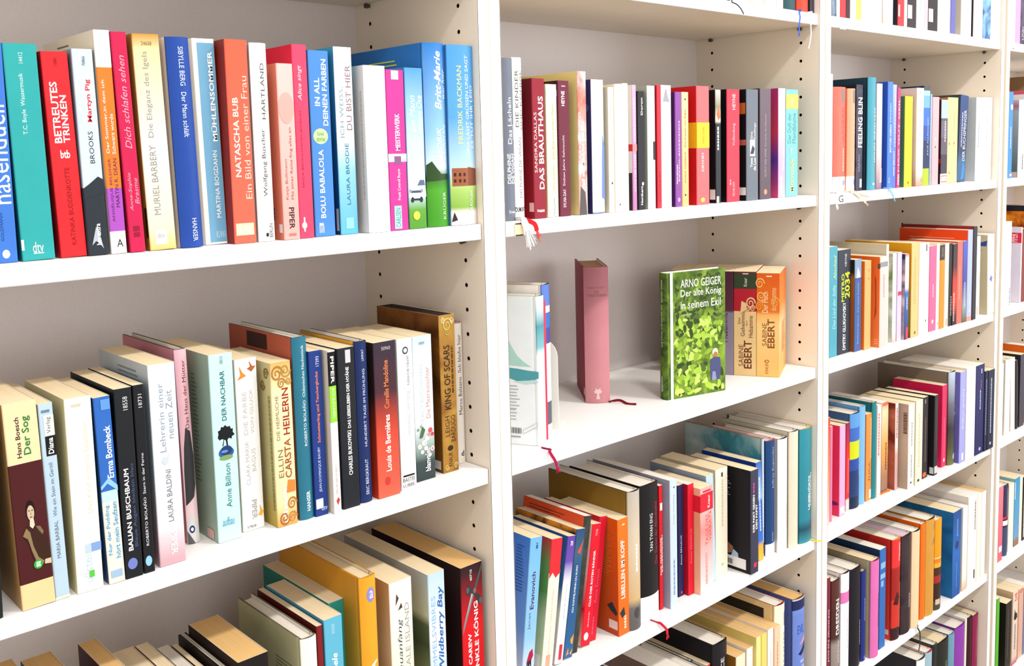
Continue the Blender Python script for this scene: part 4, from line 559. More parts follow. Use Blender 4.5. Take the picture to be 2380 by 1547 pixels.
book('B3',0.2577,0.0141,0.0236,0.1814,0.125,0,0,'p','g:#e06424@0,#ea6c1e@.3,#ee7020@1','g:#b5441c@0,#c9501c@.4,#d85a14@1','#f6e3be','upright orange paperback with white lettering',[('T','*LIBELLEN IM KOPF',0.25,0.62,0.315,0.815,'#fbfaf7'),('S',0.5,0.7,0.05,0.16,'#f6d0b0'),('P',[(0.1,0.2),(0.5,0.24),(0.6,0.17),(0.3,0.15)],'#2f3438'),('lP',[(0.811,0.24),(0.895,0.28),(0.979,0.2),(0.958,0.17),(0.874,0.2)],'#2f3438'),('lK',0.84,0.979,0.05,0.125,'#e6c8c0'),('lX',0.748,0.895,0.5,0.85,'#e0783a'),('S',0.4,0.65,0.94,0.96,'#f8c8a0')])
book('B3',0.2816,0.0138,0.027,0.2175,0.17,0,0,'h#2a2016','g:#5a5654@0,#6a6664@.16,#c9a878@.22,#d0bfa4@.6,#b9b0a4@1','g:#8a6a24@0,#a8822c@.5,#7a5a20@1','#f4efe6','fat gold brown hardcover with a grey foot',[('S',0.45,0.62,0.42,0.62,'#e9e2d4'),('E',0.3,0.8,0.08,0.16,'#4a4644')])
bb_tan = book('B3',0.3141,0.0183,0.0433,0.217,0.15,0,0,'h#2a1418','c:#f2f0ee@0,#1d1a1c@.18,#211d1f@1','#171315','#f4efe6','fat black hardcover with a white foot',[('T','TAN TWAN ENG',0.42,0.58,0.505,0.785,'#e6e4e2'),('T','/Der Garten der Abendnebel',0.68,0.88,0.4,0.86,'#b02a34')])
book('B3',0.3691,0.0259,0.0089,0.2029,0.1299,0,0,'p','#d8222c','#b01a24','#f4efe6','thin red paperback with white lettering',[('T','DIE GEHEIME',0.2,0.5,0.28,0.58,'#fbfaf7'),('S',0.55,0.8,0.3,0.6,'#f4c0c0'),('R',0.2,0.8,0.8,0.86,'#f0e4e4')])
book('B3',0.383,0.0154,0.0174,0.2103,0.165,0,0,'p','#c3d2e4','#a09fb4','#f4efe6','pale blue paperback with a lavender side',[('T','Annelie Wendeberg',0.45,0.62,0.65,0.88,'#7a8cb0'),('S',0.45,0.6,0.1,0.38,'#7a8cb0'),('E',0.45,0.7,0.935,0.945,'#5a3a3a')])
book('B3',0.4251,0.0329,0.014,0.1876,0.1201,0,0,'p','#23254f','#1c1e40','#f6e3be','narrow navy paperback',[('T','Annie ERNAUX',0.4,0.65,0.28,0.55,'#d9d8e4'),('E',0.4,0.7,0.02,0.045,'#c9405a')])
book('B3',0.4407,0.0248,0.0156,0.1871,0.1197,0,0,'p','#d81c32','#b8142a','#f4efe6','red paperback with faint lettering',[('T','Annie ERNAUX',0.35,0.6,0.28,0.6,'#f07a86')])
book('B3',0.4565,0.012,0.0337,0.1788,0.1144,0,0,'p','g:#fbe0e0@0,#f6b8b4@.35,#f08a86@.6,#f6b4ae@.78,#f4a8a4@1','g:#f0c09a@0,#e8a07a@.7,#f0b490@1','#f6e3be','pink paperback with a red publisher tag',[('R',0,1,0.775,0.945,'#dc2234'),('lR',0.7,1,0.775,0.93,'#dc2234'),('T','Knaur',0.55,0.75,0.8,0.92,'#fbfaf7'),('T','TAGE DES',0.4,0.62,0.45,0.74,'#e05a5a'),('T','VERRATS',0.66,0.85,0.48,0.76,'#e05a5a'),('S',0.4,0.55,0.08,0.38,'#f0a09a'),('S',0.2,0.8,0.955,0.975,'#dc2234')])
book('B3',0.5019,0.0282,0.0195,0.1875,0.12,-2.35,0,'p','#b8d0e4','#8a9cae','#f6e3be','light blue paperback pushed back',[])
book('B3',0.5302,0.0355,0.0342,0.187,0.1197,0,0,'p','#f3e8d2','#e4d2ac','#f6e3be','cream paperback with faint lettering',[('S',0.5,0.62,0.45,0.9,'#d0c4ac'),('E',0.45,0.65,0.08,0.105,'#c9bca4'),('R',0.46,0.6,0.92,0.96,'#4a4640')])
book('B3',0.5783,-0.002,0.0226,0.1827,0.13,0,0,'p','#3a3a4c','#1c1a1e','#f6e3be','black paperback showing a portrait on its back',[('T','*DER PAKT GEGEN',0.25,0.5,0.4,0.76,'#fbfaf7'),('T','*DEN PAPST',0.62,0.85,0.42,0.66,'#fbfaf7'),('S',0.3,0.45,0.78,0.88,'#c94a9c'),('E',0.35,0.75,0.055,0.105,'#d83a4a'),('lX',0.525,0.7,0.68,0.9,'#9a98a0'),('lP',[(0.5,0.2),(0.575,0.28),(0.675,0.24),(0.725,0.22),(0.7,0.16),(0.55,0.12)],'#9a6a4c'),('lP',[(0.675,0.1),(0.725,0.2),(0.8,0.17),(0.81,0.08)],'#a8c0d8'),('lK',0.54,0.925,0.03,0.13,'#ece8e4'),('lR',0.57,0.578,0.05,0.1,'#2a2a2a'),('lR',0.585,0.593,0.05,0.1,'#2a2a2a'),('lR',0.6,0.608,0.05,0.1,'#2a2a2a'),('lR',0.615,0.623,0.05,0.1,'#2a2a2a'),('lR',0.63,0.638,0.05,0.1,'#2a2a2a'),('lR',0.645,0.653,0.05,0.1,'#2a2a2a'),('lR',0.66,0.668,0.05,0.1,'#2a2a2a'),('lR',0.675,0.683,0.05,0.1,'#2a2a2a'),('lR',0.69,0.698,0.05,0.1,'#2a2a2a'),('lR',0.705,0.713,0.05,0.1,'#2a2a2a')])
book('B3',0.6347,0.0197,0.016,0.1811,0.1159,-2.78,0,'p','g:#e0b040@0,#d8a838@.15,#3a6cc8@.2,#2f5ab8@.6,#8fb4e8@.64,#3a64c0@1','#22489c','#f6e3be','blue paperback behind a black one',[('S',0.4,0.6,0.3,0.85,'#dfe8f6')])
book('B3',0.6558,0.026,0.0064,0.2157,0.17,0,0,'h#8a2c2c','#b4c8d4','n:#3a7f8c,#c3d0c8,9','#f4efe6','tall hardcover with a misty teal back',[('S',0.3,0.6,0.25,0.7,'#f0f4f6'),('R',0.1,0.9,0.02,0.12,'#5a4a50')])
book('B3',0.6624,0.0227,0.028,0.2107,0.1335,0,0,'h#c9404c','c:#eceaea@0,#1f4272@.1,#22487a@1','#1b3a66','#e8d0d0','navy hardcover with a white foot',[('T','Jeffrey Eugenides',0.5,0.72,0.58,0.94,'#b9c8dc'),('S',0.5,0.6,0.12,0.2,'#8a9ab4')])
book('B3',0.6906,0.0164,0.0301,0.209,0.1337,0,0,'h#1a1614','#eeecea','#c3bcb8','#f4efe6','white hardcover with tiny lettering',[('S',0.72,0.82,0.2,0.42,'#c9b8a0')])
book('B3',0.7223,0.0128,0.0293,0.2163,0.15,0,0,'h#2f3f34','#dbd2bc','#c9bfa6','#f4efe6','beige cloth hardcover',[])
bb_teal = book('B3',0.7518,0.0095,0.0399,0.2153,0.16,0,0,'h#d8a030','g:#3a8f9c@0,#1f4a5c@.12,#2a7f90@.2,#2f8a98@1','#236a78','#f4efe6','teal hardcover at the right end',[('T','DIE',0.55,0.65,0.36,0.42,'#fbfaf7'),('T','*UNERHÖRTE',0.5,0.72,0.28,0.58,'#fbfaf7'),('S',0.78,0.88,0.3,0.6,'#e4f0f2')])
# row B4
book('B4',0.3143,0.02,0.0042,0.2186,0.14,0,0,'p','#3a3a6a','#3a3a6a','#f4efe6','navy backed paperback, mostly below the frame',[])
book('B4',0.3998,0.02,0.0423,0.1927,0.14,0,0,'p','#c9a080','#8a7060','#f4efe6','beige paperback with cream pages',[])
book('B4',0.4434,0.02,0.0098,0.1807,0.14,0,0,'p','#23254a','#2a2a5a','#f4efe6','thin navy paperback',[])
book('B4',0.4534,0.018,0.0267,0.1798,0.14,0,0,'h#1a1a20','#c9ccd0','#d0d0d4','#f4efe6','silver grey hardcover',[])
book('B4',0.4804,0.064,0.0233,0.1689,0.14,0,0,'h#1c2430','#a8c0e0','#8fa8cc','#f4efe6','white paged hardcover with a pale blue jacket',[])
book('B4',0.5049,0.0373,0.0107,0.1683,0.16,0,0,'p','#d8343c','#c9b8a0','#f6e3be','narrow red paperback with yellowed pages',[])
book('B4',0.5158,0.032,0.0409,0.2017,0.17,0,0,'h','#201c20','#1a1517','#f4efe6','fat black hardcover with white lettering',[('T','*SACRIFICE',0.42,0.68,0.45,0.86,'#c9c6c4')])
book('B4',0.5664,0.02,0.0273,0.1656,0.19,0,0,'p','#e6dcc0','#8a5a1c','#ecc283','ivory paperback with a brown side',[('S',0.4,0.55,0.3,0.8,'#b9b09a')])
book('B4',0.595,0.0174,0.0186,0.1713,0.19,0,0,'p','#f0ece8','#e0d4c0','#ecc283','white paperback in the yellow topped row',[('S',0.45,0.6,0.3,0.8,'#c9c4c0')])
book('B4',0.6138,0.0106,0.0142,0.1879,0.185,0,0,'p','#ecdc90','#d9c470','#ecc283','pale yellow paperback',[])
book('B4',0.6282,0.0094,0.0167,0.1879,0.185,0,0,'p','#e2cf6a','#d0b850','#ecc283','mustard yellow paperback',[])
book('B4',0.645,0.0071,0.0168,0.1923,0.185,0,0,'p','#f2f0ec','#e6dcc8','#ecc283','white paperback with small print',[('S',0.4,0.6,0.2,0.8,'#cfcac4')])
book('B4',0.662,0.0046,0.0183,0.1907,0.185,0,0,'p','#f0c4a4','#e8b088','#ecc283','peach paperback',[('S',0.4,0.55,0.3,0.85,'#c98a6a')])
bb_cream = book('B4',0.6805,0.016,0.0324,0.2207,0.17,0,0,'h#8a1f1a','#f4ead0','#dcbc84','#f4efe6','cream hardcover with a blue ribbon head',[('lR',0.1,0.86,0.86,0.95,'#2a241c'),('T','JOHANNES',0.72,0.9,0.3,0.75,'#3a342c'),('R',0.78,0.95,0.8,0.92,'#6a6a60')])
book('B4',0.7352,0.012,0.0392,0.2148,0.18,0,0,'h#6a4a10','c:#6a82c9@0,#6f88d0@.86,#222a54@.9,#c9cfe0@.985','#4a5a9c','#ecc283','blue violet hardcover with a dark head band',[('T','*EVIL',0.25,0.75,0.68,0.76,'#3a5ab0','h'),('P',[(0.3,0.5),(0.6,0.54),(0.9,0.6),(0.95,0.52),(0.5,0.48)],'#1c2340'),('P',[(0.35,0.58),(0.7,0.63),(0.95,0.66),(0.9,0.6)],'#d99ab0'),('T','WAS',0.45,0.8,0.41,0.44,'#fbfaf7','h'),('T','die Erde',0.3,0.9,0.36,0.39,'#fbfaf7','h'),('T','WILL',0.45,0.85,0.32,0.345,'#fbfaf7','h')])
# row C1
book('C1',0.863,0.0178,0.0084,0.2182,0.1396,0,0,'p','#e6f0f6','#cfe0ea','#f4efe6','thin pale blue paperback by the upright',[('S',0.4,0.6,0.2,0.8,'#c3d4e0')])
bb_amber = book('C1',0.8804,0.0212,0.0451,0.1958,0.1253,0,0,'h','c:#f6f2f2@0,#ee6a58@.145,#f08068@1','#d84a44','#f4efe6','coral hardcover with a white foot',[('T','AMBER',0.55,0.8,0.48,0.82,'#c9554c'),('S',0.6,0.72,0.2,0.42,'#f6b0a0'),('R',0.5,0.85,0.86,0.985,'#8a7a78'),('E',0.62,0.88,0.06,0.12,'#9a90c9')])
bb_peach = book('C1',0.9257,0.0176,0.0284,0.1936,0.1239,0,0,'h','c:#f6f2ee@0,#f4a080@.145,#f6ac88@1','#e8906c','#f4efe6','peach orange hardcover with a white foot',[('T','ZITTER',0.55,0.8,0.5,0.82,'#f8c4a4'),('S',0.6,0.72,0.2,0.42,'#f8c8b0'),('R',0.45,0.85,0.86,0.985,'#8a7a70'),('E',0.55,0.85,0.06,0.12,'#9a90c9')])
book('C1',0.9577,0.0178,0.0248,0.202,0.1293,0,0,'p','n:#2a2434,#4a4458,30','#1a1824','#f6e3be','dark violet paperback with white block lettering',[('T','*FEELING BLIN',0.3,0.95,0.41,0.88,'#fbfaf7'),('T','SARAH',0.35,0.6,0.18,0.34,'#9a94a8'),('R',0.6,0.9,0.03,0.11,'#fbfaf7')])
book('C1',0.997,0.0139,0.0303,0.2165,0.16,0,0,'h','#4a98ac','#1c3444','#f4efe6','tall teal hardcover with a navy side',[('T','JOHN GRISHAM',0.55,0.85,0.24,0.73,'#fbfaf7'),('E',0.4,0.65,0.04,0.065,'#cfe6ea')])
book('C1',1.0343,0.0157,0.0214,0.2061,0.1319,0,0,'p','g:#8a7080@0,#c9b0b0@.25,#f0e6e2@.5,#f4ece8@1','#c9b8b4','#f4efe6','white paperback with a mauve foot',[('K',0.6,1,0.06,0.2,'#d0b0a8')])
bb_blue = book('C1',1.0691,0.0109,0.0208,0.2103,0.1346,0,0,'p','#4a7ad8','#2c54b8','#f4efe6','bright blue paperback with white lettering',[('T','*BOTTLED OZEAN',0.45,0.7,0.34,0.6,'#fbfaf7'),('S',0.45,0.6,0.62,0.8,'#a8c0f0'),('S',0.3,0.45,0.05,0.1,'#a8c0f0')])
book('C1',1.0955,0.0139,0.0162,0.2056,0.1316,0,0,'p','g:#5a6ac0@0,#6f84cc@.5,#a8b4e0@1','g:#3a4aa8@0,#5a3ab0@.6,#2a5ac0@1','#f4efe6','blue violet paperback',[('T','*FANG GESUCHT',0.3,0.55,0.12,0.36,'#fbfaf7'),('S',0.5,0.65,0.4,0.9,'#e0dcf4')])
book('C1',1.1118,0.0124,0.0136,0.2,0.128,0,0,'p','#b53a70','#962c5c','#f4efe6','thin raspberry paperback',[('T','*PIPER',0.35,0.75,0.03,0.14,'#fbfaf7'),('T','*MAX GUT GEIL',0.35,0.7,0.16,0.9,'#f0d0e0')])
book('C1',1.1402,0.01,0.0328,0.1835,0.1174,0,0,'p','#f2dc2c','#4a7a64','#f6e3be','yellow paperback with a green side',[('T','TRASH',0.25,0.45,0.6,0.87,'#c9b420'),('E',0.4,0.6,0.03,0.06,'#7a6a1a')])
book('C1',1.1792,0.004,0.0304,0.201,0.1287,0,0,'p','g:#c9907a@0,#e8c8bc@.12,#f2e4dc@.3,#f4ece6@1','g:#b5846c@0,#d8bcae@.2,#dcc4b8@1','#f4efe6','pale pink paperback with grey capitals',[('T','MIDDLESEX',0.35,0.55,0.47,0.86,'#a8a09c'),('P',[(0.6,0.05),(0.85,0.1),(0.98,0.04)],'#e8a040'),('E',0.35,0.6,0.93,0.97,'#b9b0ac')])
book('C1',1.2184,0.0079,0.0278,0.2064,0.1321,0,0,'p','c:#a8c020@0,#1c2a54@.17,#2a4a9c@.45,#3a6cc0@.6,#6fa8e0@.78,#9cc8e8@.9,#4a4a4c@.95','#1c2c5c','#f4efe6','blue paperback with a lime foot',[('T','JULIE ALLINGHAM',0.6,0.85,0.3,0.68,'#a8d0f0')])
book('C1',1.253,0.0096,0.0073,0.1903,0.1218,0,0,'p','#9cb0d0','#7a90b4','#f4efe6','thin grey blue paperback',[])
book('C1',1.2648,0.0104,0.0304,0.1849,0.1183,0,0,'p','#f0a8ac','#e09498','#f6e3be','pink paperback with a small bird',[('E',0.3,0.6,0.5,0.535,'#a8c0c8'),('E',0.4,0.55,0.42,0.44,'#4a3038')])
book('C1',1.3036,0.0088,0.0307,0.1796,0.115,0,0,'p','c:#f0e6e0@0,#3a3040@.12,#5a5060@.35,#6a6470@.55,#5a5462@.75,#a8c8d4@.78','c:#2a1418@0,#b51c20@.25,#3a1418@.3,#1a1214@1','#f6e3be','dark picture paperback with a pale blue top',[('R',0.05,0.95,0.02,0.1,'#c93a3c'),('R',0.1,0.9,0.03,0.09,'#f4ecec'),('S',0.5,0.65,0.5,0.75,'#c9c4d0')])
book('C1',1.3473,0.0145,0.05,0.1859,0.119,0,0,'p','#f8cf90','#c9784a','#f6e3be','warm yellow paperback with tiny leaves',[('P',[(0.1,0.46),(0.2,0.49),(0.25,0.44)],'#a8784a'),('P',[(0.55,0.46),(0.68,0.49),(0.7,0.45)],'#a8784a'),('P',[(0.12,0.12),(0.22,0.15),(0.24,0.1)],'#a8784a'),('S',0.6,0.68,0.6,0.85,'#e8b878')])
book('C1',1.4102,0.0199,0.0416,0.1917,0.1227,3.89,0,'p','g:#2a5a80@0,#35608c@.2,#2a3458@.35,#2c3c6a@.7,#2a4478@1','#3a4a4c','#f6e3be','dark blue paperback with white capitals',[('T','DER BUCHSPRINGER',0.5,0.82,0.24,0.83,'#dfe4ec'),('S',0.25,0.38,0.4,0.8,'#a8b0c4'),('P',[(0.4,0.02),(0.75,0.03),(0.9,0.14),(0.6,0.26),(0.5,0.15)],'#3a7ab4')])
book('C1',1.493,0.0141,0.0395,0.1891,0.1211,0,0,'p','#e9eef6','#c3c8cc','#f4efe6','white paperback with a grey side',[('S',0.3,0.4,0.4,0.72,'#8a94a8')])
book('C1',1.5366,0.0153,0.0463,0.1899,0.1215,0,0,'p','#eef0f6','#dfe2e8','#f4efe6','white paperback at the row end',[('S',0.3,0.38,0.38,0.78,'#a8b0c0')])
# row C2
book('C2',0.8794,0.0269,0.0306,0.2124,0.1359,0,0,'p','#4a9aac','#3a8494','#f4efe6','teal paperback with pale script',[('T','/Abschied',0.5,0.82,0.7,0.92,'#c9d890'),('T','/Das Lied der Stille',0.4,0.75,0.25,0.65,'#a8dce4')])
book('C2',0.9123,0.0276,0.0484,0.2031,0.13,0,0,'p','#2a2d3a','#20232e','#f4efe6','black paperback with neon yellow lettering',[('T','*METRO',0.28,0.5,0.505,0.77,'#c9e81c'),('T','*2034',0.54,0.92,0.53,0.785,'#d4f01c'),('T','*DMITRY GLUKHOVSKY',0.4,0.62,0.035,0.495,'#fbfaf7'),('T','HEYNE',0.52,0.66,0.84,0.96,'#d8d8dc')])
book('C2',0.9626,0.0196,0.0253,0.1813,0.116,0,0,'p','c:#3a5a94@0,#34508a@.78,#7f96b4@.8,#5a6a84@1','g:#8a4a1c@0,#a85a24@.8,#2a2018@.86','#f6e3be','blue paperback with a brown side',[('T','Burkhard Spinnen  Die letzte Fassade',0.42,0.62,0.08,0.75,'#a8bcdc'),('P',[(0.2,0.8),(0.4,0.92),(0.7,0.86),(0.8,0.8)],'#d8dfe8')])
book('C2',0.9926,0.0148,0.0247,0.1761,0.1127,0,0,'p','#f8a868','#ea6a1c','#f6e3be','light orange paperback',[('E',0.5,0.78,0.875,0.905,'#e88858'),('E',0.52,0.68,0.79,0.805,'#a8502c')])
book('C2',1.0328,0.004,0.0308,0.1816,0.1162,0,0,'p','#f6c4bc','g:#f08040@0,#ea6a24@1','#f6e3be','pale pink paperback with an orange side',[('R',0,1,0.885,0.94,'#8a8a90'),('lR',0.95,1.0,0.87,0.925,'#6a5a50'),('S',0.4,0.6,0.55,0.8,'#e8a09a'),('lP',[(0.9,0.3),(0.938,0.38),(0.93,0.75),(0.905,0.8),(0.915,0.5)],'#b5441c'),('lX',0.9,0.988,0.03,0.09,'#f8c090')])
book('C2',1.0666,0.0077,0.0085,0.2039,0.16,0,0,'p','#f8f4ec','#cfc4ac','#f6e3be','thin white tall paperback with a beige side',[])
book('C2',1.0998,0.0107,0.0151,0.1824,0.1168,0,0,'p','g:#f0b0a0@0,#f4f4f8@.15,#eef0f8@1','n:#f4f0ea,#8aa060,26','#f4efe6','white floral paperback',[('S',0.4,0.55,0.3,0.85,'#d0d4e0'),('lE',0.4,0.9,0.03,0.14,'#f09a60'),('lE',0.3,0.8,0.55,0.62,'#8fae4a')])
book('C2',1.1151,0.0086,0.0181,0.183,0.1171,0,0,'p','#d0bcd8','#b5a0c0','#f4efe6','lilac paperback with a red tag',[('R',0.1,0.95,0.515,0.56,'#e02c4a')])
book('C2',1.1406,0.0044,0.0158,0.1781,0.114,0,0,'p','g:#4a2a3c@0,#2f4a8c@.2,#3a6ab0@.55,#dfe4f0@.62,#f2ccd0@.95,#e05a60@1','n:#f0d4d8,#2a3a6a,20','#f4efe6','blue and blush picture paperback',[('R',0.3,0.9,0.0,0.14,'#e03a5c'),('S',0.4,0.6,0.35,0.5,'#dfe6f4')])
book('C2',1.1667,0.004,0.0323,0.1982,0.15,0,0,'p','#f8b878','g:#6a3a10@0,#8a8010@.08,#c98a14@.5,#e09c14@1','#f6e3be','apricot paperback with an ochre side',[('S',0.35,0.6,0.35,0.85,'#f4a870'),('R',0.45,0.65,0.03,0.06,'#8a5a2a')])
book('C2',1.2025,0.0042,0.0214,0.1952,0.1249,0,0,'p','#f6f2ea','#e9e2d2','#f6e3be','cream white paperback',[('S',0.4,0.55,0.1,0.3,'#d8d0c4')])
book('C2',1.2297,0.0063,0.0222,0.1933,0.1237,0,0,'p','#f7f5ee','#ebe4d6','#f6e3be','white paperback with a black mark',[('R',0.3,0.5,0.91,0.985,'#2a2a2a'),('S',0.3,0.42,0.15,0.5,'#c9d8c0'),('R',0.3,0.5,0.13,0.15,'#4a4a4c')])
book('C2',1.2552,0.0065,0.0322,0.1844,0.1174,0,0,'p','#f0608c','#d8487a','#f6e3be','pink paperback',[('S',0.45,0.62,0.4,0.55,'#f8a8c0'),('R',0.4,0.62,0.09,0.13,'#fbfaf7')])
book('C2',1.2877,0.0057,0.0133,0.1875,0.1194,0,0,'p','#f4efe4','#e6dcc8','#f6e3be','thin ivory paperback',[('R',0.4,0.65,0.06,0.085,'#7a6a5a')])
book('C2',1.3011,0.0047,0.0223,0.1833,0.1168,0,0,'p','c:#d88a1c@0,#d8861a@.815,#3a2c28@.82','#a86a14','#f6e3be','ochre paperback with a dark top',[('S',0.25,0.75,0.86,0.97,'#6a5a50')])
book('C2',1.3237,0.004,0.0192,0.1856,0.1188,0,0,'p','#f2d8c4','#e0c0a8','#f6e3be','pale peach paperback',[('R',0.3,0.8,0.02,0.1,'#e0a898')])
book('C2',1.3435,0.004,0.0166,0.184,0.1177,0,0,'p','#221c1c','#1a1516','#f6e3be','narrow black paperback with a white foot print',[('T','ANDREAS',0.6,0.9,0.12,0.36,'#d8d4d0')])
book('C2',1.3603,0.0024,0.0217,0.1811,0.1156,0,0,'p','g:#1f1a20@0,#3a1a1c@.1,#c9402c@.3,#b53a2c@.55,#4a2a2c@.72,#2a242c@1','#1c1618','#f6e3be','black and red picture paperback',[('S',0.2,0.4,0.05,0.4,'#e0c0b0')])
book('C2',1.3822,0.002,0.0265,0.1851,0.1182,0,0,'p','#f06858','#d8503c','#f6e3be','salmon red paperback',[('S',0.3,0.5,0.3,0.7,'#f48a7c')])
book('C2',1.409,0.0011,0.0203,0.1836,0.1171,0,0,'p','g:#4a5a3a@0,#8a9aa0@.2,#3a4a94@.5,#4a5ac0@1','#2a3460','#f6e3be','blue picture paperback',[('S',0.4,0.6,0.2,0.5,'#b4c0e0')])
book('C2',1.4299,0,0.0248,0.207,0.16,0,0,'p','c:#f09080@0,#a8b4ec@.05,#aebcf0@1','g:#f09078@0,#e8481c@.85,#e84a1c@1','#f4efe6','periwinkle paperback with an orange red side',[('T','Robert',0.4,0.65,0.1,0.3,'#dfe6fa'),('lX',0.15,0.85,0.89,0.91,'#f4a890')])
book('C2',1.4549,-0.0015,0.0204,0.2135,0.17,0,0,'p','#241c24','#8a2420','#6a2a24','tall black paperback pushed back',[])
book('C2',1.4761,0.0075,0.0169,0.1799,0.1152,0,0,'p','g:#2a6a70@0,#2a3f58@.3,#22344c@1','#1c2a3c','#f6e3be','narrow dark teal paperback',[('S',0.4,0.6,0.3,0.95,'#8fb0b8')])
book('C2',1.4988,0.0094,0.0214,0.1875,0.12,0,0,'p','#f6f4f0','#e6e2da','#f4efe6','white paperback with a grey streak',[('R',0.3,0.65,0.02,0.13,'#d8a8a0'),('R',0.6,0.75,0.4,0.5,'#b9bcc0')])
bb_star = book('C2',1.5493,0.0018,0.0365,0.1879,0.1193,-2.29,0,'p','#f3ead0','#c9bb9a','#f4efe6','ivory paperback with a blue star',[('T','/Sternschnuppen',0.5,0.75,0.55,0.9,'#c9c4bc'),('P',[(0.2,0.44),(0.4,0.46),(0.5,0.5),(0.6,0.46),(0.75,0.46),(0.62,0.43),(0.65,0.39),(0.48,0.42),(0.3,0.4),(0.38,0.43)],'#5a70c0'),('lP',[(0.73,0.86),(0.835,0.9),(0.985,0.93),(0.97,0.86),(0.82,0.86)],'#3a4f94'),('lP',[(0.7,0.8),(0.79,0.84),(0.88,0.81),(0.76,0.79)],'#4a5a8a'),('lS',0.73,0.748,0.45,0.75,'#a89c80')])
# row C3
book('C3',0.8677,0.0204,0.0079,0.212,0.1357,0,0,'p','g:#e8c0b0@0,#ef8a5a@.5,#e03a34@1','#d8402c','#f4efe6','thin red orange paperback by the upright',[])
book('C3',0.8871,0.0261,0.008,0.1899,0.1215,0,0,'p','#f07aa0','#e86a90','#f4efe6','thin rose paperback',[])
book('C3',0.925,0.0273,0.0212,0.1826,0.1169,0,0,'p','#f4a4cc','#ea3a64','#f6e3be','pink paperback with a hot pink side',[('R',0.05,0.95,0.02,0.1,'#f8c8dc'),('lE',0.7,0.98,0.11,0.16,'#6a2a6a')])
book('C3',0.9603,0.0336,0.014,0.1798,0.1151,0,0,'p','g:#c9c0bc@0,#d0c4c0@.12,#e8302c@.14,#d8242c@.6,#8a1c3c@1','#7a1430','#f6e3be','narrow red and plum paperback',[('S',0.5,0.7,0.2,0.6,'#f08070')])
book('C3',0.9746,0.0323,0.0372,0.195,0.14,0,0,'h#24303a','c:#1c2440@0,#22386a@.12,#2a4a9c@.4,#c9d01c@.52,#3a66b8@.71,#5a94d0@.85','#3a5a84','#f4efe6','blue hardcover with a lime band',[('T','MAX BOLLEN',0.8,0.92,0.33,0.53,'#fbfaf7','d')])
book('C3',1.0119,0.0322,0.0229,0.2032,0.15,0,0,'h#5a90c0','#78b0dc','#5a90c0','#f4efe6','sky blue hardcover',[])
book('C3',1.0376,0.0318,0.0219,0.1824,0.1189,0,0,'p','#f08a3c','#d8742c','#f6e3be','orange paperback with dark capitals',[('T','FUGA',0.45,0.8,0.23,0.44,'#7a3a1c'),('S',0.75,0.95,0.48,0.95,'#f4b080'),('R',0.6,0.95,0.02,0.12,'#f2e8dc')])
book('C3',1.0597,0.0299,0.017,0.2024,0.15,0,0,'h#3a4a40','#237a80','#1c646a','#f4efe6','teal green hardcover',[])
book('C3',1.0769,0.0277,0.0147,0.1942,0.1243,0,0,'p','#f6f0ea','#e6dcd0','#f4efe6','white paperback with red lettering',[('S',0.2,0.45,0.45,0.92,'#d84a44'),('S',0.55,0.7,0.4,0.8,'#e09a90')])
bb_orange = book('C3',1.0998,0.0304,0.0276,0.1944,0.1244,0,0,'p','g:#8a6a5c@0,#a87a5a@.2,#e8a050@.5,#f4d0a8@.9,#f09a7a@1','#f0e0c4','#f4efe6','orange brown picture paperback',[('S',0.6,0.75,0.25,0.55,'#6a3a24'),('R',0.1,0.95,0.96,0.998,'#f06a4a')])
book('C3',1.1415,0.0212,0.012,0.1873,0.1199,0,0,'p','g:#c9a0a0@0,#d8a8a0@.4,#f0d8d4@.5,#ecd4d0@1','n:#7a2c20,#d8785a,14','#f6e3be','brown red picture paperback',[('S',0.3,0.6,0.6,0.95,'#a8605c')])
book('C3',1.1649,0.004,0.0273,0.1832,0.1173,0,0,'p','#f0ece6','g:#b59a84@0,#cdb39a@.5,#bfa090@1','#f6e3be','white paperback with a beige picture side',[('S',0.45,0.6,0.5,0.78,'#9a948c'),('S',0.45,0.6,0.12,0.4,'#9a948c'),('R',0.35,0.6,0.055,0.075,'#4a4440'),('lS',0.9,0.97,0.65,0.9,'#7a5a48')])
book('C3',1.1981,0.004,0.0314,0.1836,0.1175,0,0,'p','#efe8c4','#d8cc94','#f6e3be','pale yellow paperback',[('S',0.4,0.6,0.2,0.85,'#c9c09a'),('R',0.3,0.6,0.03,0.06,'#3a3a30')])
book('C3',1.2481,0.0118,0.0237,0.1809,0.1158,0,0,'p','#2c2428','#211b1e','#f6e3be','black paperback with an orange dot',[('E',0.05,0.75,0.015,0.075,'#f0603a'),('S',0.4,0.6,0.2,0.75,'#6a5048'),('R',0.3,0.5,0.92,0.97,'#8a8480')])
book('C3',1.2861,0.004,0.0171,0.1801,0.1153,0,0,'p','#2a262a','#1c181b','#f6e3be','black paperback with white stickers',[('K',0.15,0.95,0.02,0.11,'#c9c9c4'),('lK',0.916,0.994,0.02,0.1,'#d0d0cc'),('S',0.4,0.6,0.3,0.95,'#4a4448')])
book('C3',1.3521,0.0164,0.0233,0.1882,0.1161,0,0,'p','#f0305c','#d82050','#f6e3be','hot pink paperback',[('S',0.45,0.6,0.1,0.6,'#f8688c'),('R',0.4,0.65,0.06,0.1,'#fbfaf7')])
book('C3',1.3756,0.0123,0.0317,0.2147,0.17,0,0,'h#2a2a2a','g:#6a7040@0,#4a4a34@.2,#3a3438@.4,#6a6a74@.65,#b9c4d4@1','g:#5a5a3a@0,#3a3028@.4,#6a5a4c@.8,#7a6a5c@1','#f4efe6','grey landscape hardcover',[('T','*Bukowina',0.7,0.95,0.53,0.86,'#fbfaf7'),('E',0.5,0.95,0.05,0.12,'#c9ccc0')])
